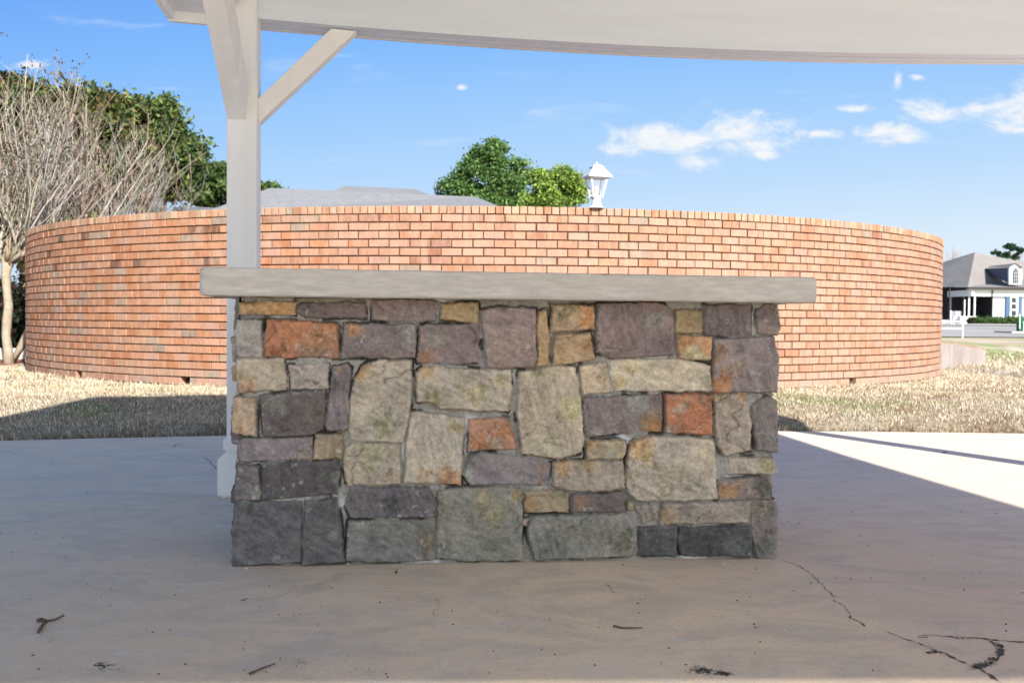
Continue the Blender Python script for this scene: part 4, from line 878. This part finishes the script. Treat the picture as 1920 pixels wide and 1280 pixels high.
roof(P(610, 366, bd+5), P(815, 370, bd+7), P(645, 348.5, bd+8), P(779, 354.5, bd+9.5), back)
mb = MB(); ea, eb = E0+np.array([.5, .5, 0]), E1+np.array([-.5, .4, 0]); zt_ = ea[2]-.05
mb.add([(ea[0], ea[1], .2), (eb[0], eb[1], .2), (eb[0]-1, eb[1]+7.8, .2), (ea[0]-.8, ea[1]+7.8, .2), (ea[0], ea[1], zt_), (eb[0], eb[1], zt_-.05), (eb[0]-1, eb[1]+7.8, zt_-.05), (ea[0]-.8, ea[1]+7.8, zt_)], [(0, 1, 5, 4), (1, 2, 6, 5), (2, 3, 7, 6), (3, 0, 4, 7), (4, 5, 6, 7)])
mb.build('wall', simple('pale_wall', (.5, .48, .45)), bld)
g0 = P(326, 381, bd+2); g1 = P(445, 386, bd+3.5); mb = MB().beam(g0+np.array([0, .4, -.35]), g1+np.array([0, .4, -.35]), .6, .55); mb.build('porch_fascia', simple('slate_blue_paint', (.10, .11, .13)), bld)
# ------------------------------------------------------------------ right side: headwall, road, rail
hw = P(1700, 600, 22.0); m_hw = mat('weathered_concrete', (.37, .345, .34), rough=.9, nscale=5, namt=.2, tint=(.27, .22, .20), stretch=(3, 3, .4), bump=.004, bscale=20)
a0 = P(1700, 634, 21.5); a1 = P(1772, 643, 21.2); a2 = P(1848, 655.5, 20.9)
root = empty('headwall', (a1[0], a1[1], -.3), 'pale concrete culvert headwall streaked with rust at the right of the brick wall', 'wall')
mb = MB(); n_ = 10; vs = []
for i in range(n_+1):
    f = i/n_; q = a0*(1-f)+a1*f if f < .5 else a1; 
pts_ = [a0, a0*.5+a1*.5, a1, a1*.5+a2*.5, a2]
vs = []
for q in pts_: vs += [(q[0], q[1], -.5), (q[0]+.05, q[1]+.22, -.5), (q[0]+.05, q[1]+.22, q[2]), (q[0], q[1], q[2])]
fs = [(i*4+k, (i+1)*4+k, (i+1)*4+(k+1) % 4, i*4+(k+1) % 4) for i in range(len(pts_)-1) for k in range(4)]+[(0, 1, 2, 3), tuple(4*(len(pts_)-1)+k for k in (3, 2, 1, 0))]
mb.add(vs, fs); mb.build('concrete_face', m_hw, root)
mb = MB()
for a, b in zip(pts_[:-1], pts_[1:]): mb.beam(a+np.array([.03, .125, .012]), b+np.array([.03, .125, .012]), .24, .03)
mb.build('rusty_edge', mat('rust_stain', (.30, .16, .075), rough=1, nscale=8, namt=.4, tint=(.45, .40, .34)), root)
# parking area and road (sheet above the terrain)
def sheet(name, pts, m, lift, sub=16):
    mb = MB(); A, B, C_, D = [np.array(p, float) for p in pts]; vs = []
    for i in range(sub+1):
        for j in range(sub+1):
            u, v = i/sub, j/sub; p = (A*(1-u)+B*u)*(1-v)+(D*(1-u)+C_*u)*v; vs.append((p[0], p[1], float(ground_z(p[0], p[1]))+lift))
    fs = [(i*(sub+1)+j, (i+1)*(sub+1)+j, (i+1)*(sub+1)+j+1, i*(sub+1)+j+1) for i in range(sub) for j in range(sub)]
    o = mb.add(vs, fs).build(name, m); return tag(o, kind='structure')
sheet('road', [(2, 38.5), (60, 35.0), (70, 66), (2, 67)], M_ASPH, .03, 24)
sheet('pavement', [(2, 67.05), (70, 66.05), (72, 76), (2, 76)], simple('pavement_concrete', (.44, .41, .37)), .06)
for (xx, y0, y1, c_) in ((0, 45, 45.15, 0),): pass
M_PIPE = simple('white_pipe', (.74, .74, .72), .4)
pr_ = P(1804.5, 634, 36); gz_ = float(ground_z(pr_[0], 36)); rl = empty('guard_rail', (pr_[0], 36, gz_), 'white pipe guard rail ending in a bent corner by the brick wall', 'railing')
zt2 = P(1804, 603, 36)[2]; zm = P(1804, 616, 36)[2]; x_ = pr_[0]
MB().tube([(x_, 36, gz_-.1), (x_, 36, zt2-.09), (x_-.03, 36, zt2-.03), (x_-.12, 36, zt2), (x_-1.5, 36, zt2+.005), (x_-3.2, 36, zt2+.01)], .028, 8).build('top_pipe', M_PIPE, rl, smooth=True)
MB().tube([(x_, 36, zm), (x_-3.2, 36, zm+.01)], .024, 8).build('mid_pipe', M_PIPE, rl, smooth=True)
MB().tube([(x_-3.2, 36, gz_-.1), (x_-3.2, 36, zt2+.01)], .028, 8).build('end_post', M_PIPE, rl, smooth=True)
for i, (bx, y0, y1, lab) in enumerate(((1782.5, 582, 609, 'taller white bollard in front of the porch'), (1788, 593, 609, 'shorter white bollard to the right of the taller one'))):
    q = P(bx, y1, 68); gz2 = float(ground_z(q[0], 68)); top = P(bx, y0, 68)[2]; o = MB().tube([(0, 0, -.1), (0, 0, top-gz2-.06), (0, 0, top-gz2-.02), (0, 0, top-gz2)], [.055, .055, .045, .01], 10).build('bollard', M_PIPE, smooth=True); o.location = (q[0], 68, gz2); tag(o, lab, 'bollard', 'white bollards in front of the porch')
# green litter bin / pedestal at the frame edge
q = P(1917, 629, 45); gz3 = float(ground_z(q[0], 45)); gp_ = empty('bin_enclosure', (q[0], 45, gz3), 'dark green bin with pale green frame posts on a kerbed island at the right edge', 'bin')
k_ = 45/FPX; M_DG = simple('dark_green_paint', (.012, .075, .045)); M_LG = simple('pale_green_paint', (.42, .72, .50))
MB().box((q[0]-.02, 45, gz3+.24), (.34, .3, .40)).build('bin_body', M_DG, gp_); MB().box((q[0]+.02, 45.1, P(1915, 602, 45)[2]), (.26, .05, .34)).build('back_panel', M_DG, gp_)
mb = MB().box((P(1912, 600, 44.8)[0], 44.8, gz3+.50), (.035, .035, .62)); mb.box((P(1919.5, 600, 44.8)[0], 44.8, gz3+.24), (.035, .035, .52)); mb.build('frame_post', M_LG, gp_)
isl = MB().box((0, 0, .05), (2.4, 1.6, .16)).build('kerb', simple('island_kerb', (.48, .40, .34))); isl.location = (P(1935, 600, 44.6)[0], 44.6, gz3-.04); tag(isl, kind='structure')
# ------------------------------------------------------------------ house at the right
D = 75.; hs = D/FPX
hz0 = float(ground_z(P(1850, 600, D)[0], D)); house = empty('house', (P(1870, 600, D)[0], D+5, hz0), 'pale house with grey hip roof, arched dormer and blue shutters across the road', 'house')
M_ROOF = mat('grey_roof_shingle', (.20, .185, .175), rough=.95, nscale=.8, namt=.1, bump=.02, bscale=5); M_HW = simple('white_siding', (.74, .75, .74)); M_DK = simple('shaded_porch', (.022, .022, .026)); M_GUT = simple('dark_gutter', (.03, .028, .03)); M_SHUT = simple('blue_shutter', (.06, .115, .21)); M_CHEEK = simple('shaded_cheek', (.07, .085, .14)); M_PANE = simple('window_pane', (.035, .05, .06), .4, spec=.1)  # near-black porch and dark blue cheek: their shade put into the colour
e1_ = P(1815, 537.5, D-.5); eR = P(2060, 540, D-.5); e0_ = P(1700, 537, D+9); apex = P(1828, 473, D+7); rR = P(2010, 510, D+13); rL = P(1740, 500, D+15); bk = P(1960, 530, D+28)
MB().add([e1_, eR, rR, apex, e0_, rL, bk], [(0, 1, 2, 3), (4, 0, 3, 5), (3, 2, 6), (5, 3, 6), (1, 6, 2), (4, 5, 6)]).build('roof', M_ROOF, house)
g = MB().beam(e1_+np.array([0, -.02, -.08]), eR+np.array([0, -.02, -.08]), .14, .13); g.beam(e1_+np.array([0, 0, -.08]), e0_+np.array([0, 0, -.08]), .14, .13); g.build('gutter', M_GUT, house)
def rect(x0, y0, x1, y1, d, th, name, m, par=house, lab=None):
    a, b = P(x0, y1, d), P(x1, y0, d); return MB().box(((a[0]+b[0])/2, d+th/2, (a[2]+b[2])/2), (b[0]-a[0], th, b[2]-a[2])).build(name, m, par)
rect(1815.5, 539.5, 2050, 543.5, D-.35, .3, 'soffit_board', simple('cream_board', (.50, .48, .36)))
rect(1817, 543.5, 2048, 555, D-.1, .3, 'frieze', M_HW)
# left return in shade
def side(x0, y0, x1, y1, name, m, shift=0.):   # runs back from the corner along the left eave
    a = P(1817, 600, D); f0 = (1815-x1)/(1815-1700.); f1 = (1815-x0)/(1815-1700.)
    A = e1_+(e0_-e1_)*f0; B = e1_+(e0_-e1_)*f1; z0 = P(1815, y1, D)[2]; z1 = P(1815, y0, D)[2]; mb = MB()
    sh = np.array([.35+shift, .2, 0]); mb.add([(A+sh)*[1, 1, 0]+[0, 0, z0], (B+sh)*[1, 1, 0]+[0, 0, z0], (B+sh)*[1, 1, 0]+[0, 0, z1], (A+sh)*[1, 1, 0]+[0, 0, z1], (A+sh+[.25, .1, 0])*[1, 1, 0]+[0, 0, z0], (B+sh+[.25, .1, 0])*[1, 1, 0]+[0, 0, z0], (B+sh+[.25, .1, 0])*[1, 1, 0]+[0, 0, z1], (A+sh+[.25, .1, 0])*[1, 1, 0]+[0, 0, z1]], [(0, 1, 2, 3), (7, 6, 5, 4), (0, 4, 5, 1), (1, 5, 6, 2), (2, 6, 7, 3), (3, 7, 4, 0)]); return mb.build(name, m, house)
side(1700, 543.5, 1815, 555, 'frieze', M_HW)
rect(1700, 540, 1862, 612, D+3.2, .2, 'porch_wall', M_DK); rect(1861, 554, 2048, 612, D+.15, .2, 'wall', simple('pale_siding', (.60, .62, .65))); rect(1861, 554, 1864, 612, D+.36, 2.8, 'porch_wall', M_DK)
rect(1700, 600, 1862, 612, D+.2, 3., 'porch_floor', simple('porch_slab', (.35, .34, .33)))
for x0, x1, yb in ((1814.5, 1818, 592), (1825, 1828.5, 592)):
    a = P((x0+x1)/2, 600, D+.05); zb = P(1815, 594, D)[2]; zt3 = P(1815, 555, D)[2]; MB().tube([(a[0], D+.05, zb), (a[0], D+.05, zt3)], [.068, .058], 12).build('column', M_HW, house, smooth=True)
for x0 in (1782, 1807):
    a = P(x0, 600, D+1.6); MB().tube([(a[0], D+1.6, hz0), (a[0], D+1.6, P(1815, 555, D)[2])], .06, 10).build('column', simple('shaded_post', (.30, .29, .27)), house, smooth=True)
rect(1800.5, 593, 1831, 609, D-.35, .5, 'porch_rail_wall', M_HW); rect(1786, 583, 1803, 609, D+.6, .3, 'porch_panel', simple('grey_panel', (.33, .34, .36)))
a = P(1808.2, 600, D-.2); MB().tube([(a[0], D-.2, P(1808, 594, D)[2]), (a[0], D-.2, P(1808, 562, D)[2])], .04, 8).build('pole', M_HW, house)
rect(1859.5, 544, 1862, 609, D-.2, .1, 'downspout', M_GUT); rect(1779.5, 540, 1782, 609, D-.1, .1, 'downspout', M_GUT)
rect(1886, 557, 1893, 594, D+.02, .1, 'shutter', M_SHUT); rect(1910, 557, 1917, 594, D+.02, .1, 'shutter', M_SHUT)
wf = rect(1893.5, 555, 1909.5, 596, D-.02, .14, 'window', simple('white_trim', (.8, .8, .79)))
for y0 in (558, 570, 582): rect(1897, y0, 1905.5, y0+9, D-.045, .05, 'pane', M_PANE, wf)
# dormer
dz = D-.2
dorm = MB(); A0, A1, A2, A3, A4 = P(1892.5, 533, dz), P(1916, 533, dz), P(1916, 501, dz), P(1905, 494.5, dz), P(1892.5, 501, dz)
dorm.add([A0, A1, A2, A3, A4]+[p+np.array([0, .2, 0]) for p in (A0, A1, A2, A3, A4)], [(0, 1, 2, 3, 4), (9, 8, 7, 6, 5)]+[(i, (i+1) % 5+0, (i+1) % 5+5, i+5)[::-1] for i in range(5)]); df_ = dorm.build('dormer_front', M_HW, house)
back_l = P(1842, 505, D+5.2); MB().add([P(1892.6, 532, dz+.2), P(1892.6, 501, dz+.2), back_l, P(1916, 532, dz+.2), P(1916, 501, dz+.2), back_l+np.array([1.6, 0, 0])], [(0, 1, 2), (3, 5, 4), (0, 2, 5, 3), (1, 4, 5, 2)]).build('dormer_cheek', M_CHEEK, house)
rb = P(1850, 499, D+6.5); MB().add([P(1890.5, 502, dz-.15), P(1905, 493.5, dz-.15), P(1918, 502, dz-.15), P(1838, 504.5, D+5.3), rb, P(1866, 504, D+5.3)], [(0, 1, 4, 3), (1, 2, 5, 4), (0, 3, 5, 2)]).build('dormer_roof', M_ROOF, house)
ar = MB(); pts_ = [P(1898.7, 531, dz-.02), P(1910.3, 531, dz-.02)]+[P(1904.5+5.8*math.cos(R_(a)), 511-6.5*math.sin(R_(a)), dz-.02) for a in range(0, 181, 20)]
ar.add(pts_+[p+np.array([0, .1, 0]) for p in pts_], [tuple(range(len(pts_)))]+[(i, (i+1) % len(pts_), (i+1) % len(pts_)+len(pts_), i+len(pts_))[::-1] for i in range(len(pts_))]); aw = ar.build('dormer_window', M_PANE, house)
mb = MB()
for x in (1902.6, 1906.4): a = P(x, 518, dz-.05); mb.box((a[0], dz-.05, a[2]), (.014, .03, 26*hs))
for y in (512, 518, 524.5): a = P(1904.5, y, dz-.05); mb.box((a[0], dz-.05, a[2]), (11*hs, .03, .014))
mb.build('glazing_bars', M_HW, aw)
for (x, y, dd) in ((1789.5, 489.5, D+13), (1813, 487.5, D+8.2), (1798, 508.5, D+8)):
    a = P(x, y, dd); MB().box((a[0], dd-.1, a[2]+.06), (.26, .4, .2)).build('roof_vent', M_HW, house)
# hedge in front
hd2 = D-1.4; xa, xb = P(1833, 600, hd2)[0], P(1990, 600, hd2)[0]; hz_ = float(ground_z(xa, hd2)); root = empty('hedge', ((xa+xb)/2, hd2, hz_), 'long clipped green hedge along the front of the house', 'hedge')
crown('foliage', [((x, hd2, hz_+.28), (.6, .4, .26), 1) for x in np.linspace(xa, xb, 9)], 26000, .05, [(70, 98, 52), (52, 78, 42), (92, 116, 64)], root, 41, .22)
MB().box(((xa+xb)/2, hd2+.1, hz_+.25), (xb-xa, .4, .4)).build('twig_mass', simple('hedge_core', (.02, .03, .015)), root)
bx = P(1823, 600, hd2)[0]; root = empty('round_bush', (bx, hd2, hz_), 'dark round bush at the left end of the clipped hedge', 'bush'); crown('foliage', [((bx, hd2, hz_+.24), (.32, .3, .24), 1)], 6000, .04, [(30, 38, 28), (40, 50, 34)], root, 42, .15)
mb = MB(); mb.tube([(bx, hd2, hz_), (bx, hd2, hz_+.2)], .03, 6, srgb(60, 50, 40)); mb.build('stem', M_BARK, root)
# trees behind the house
def bare(px, top, d, spread, label, seed, n=26, col=(150, 140, 136)):
    rr = random.Random(seed); b = P(px, 600, d); gz = float(ground_z(b[0], d)); root = empty('bare_tree', (b[0], d, gz), label, 'tree'); k = d/FPX; H = P(px, top, d)[2]-gz; mb = MB(); c = srgb(*col)
    mb.tube([(b[0], d, gz), (b[0]+.05, d, gz+H*.45)], [.16, .11], 7, c); mb.build('trunk', M_BARK, root)
    mb = MB()
    for i in range(n):
        x = rr.gauss(0, .5)*spread*k; e_ = np.array([b[0]+x, d+rr.uniform(-1, 1), gz+H*rr.uniform(.75, 1.0)]); s_ = np.array([b[0]+.05, d, gz+H*rr.uniform(.3, .45)]); m_3 = (s_+e_)/2+np.array([x*.2, 0, 0]); mb.tube([s_, m_3, e_], [.05, .03, .008], 4, c)
        for j in range(5):
            w = s_+(e_-s_)*rr.uniform(.4, .9); mb.tube([w, w+np.array([rr.gauss(0, .5), 0, rr.uniform(.4, 1.1)])], [.018, .006], 3, c)
    mb.build('branches', M_BARK, root); return root
bare(1783, 461, 110, 34, 'hazy bare tree behind the left part of the grey roof', 51, 22); bare(1912, 470, 112, 50, 'bare brown tree behind the right part of the grey roof', 52, 30, (140, 116, 104))
tree('pine_tree', 1897, 600, 105, [(1900, 470, 14, 10, 2), (1888, 478, 9, 8, 1), (1868, 477, 8, 6, .8), (1907, 481, 10, 8, .8), (1893, 461, 8, 5, .6)], 4200, .13, [(44, 74, 52), (58, 88, 60), (36, 60, 46)], 'small dark pine with tufted crown behind the house', seed=61, r0=.12, bark=srgb(120, 100, 90), clump=.3, per=260)
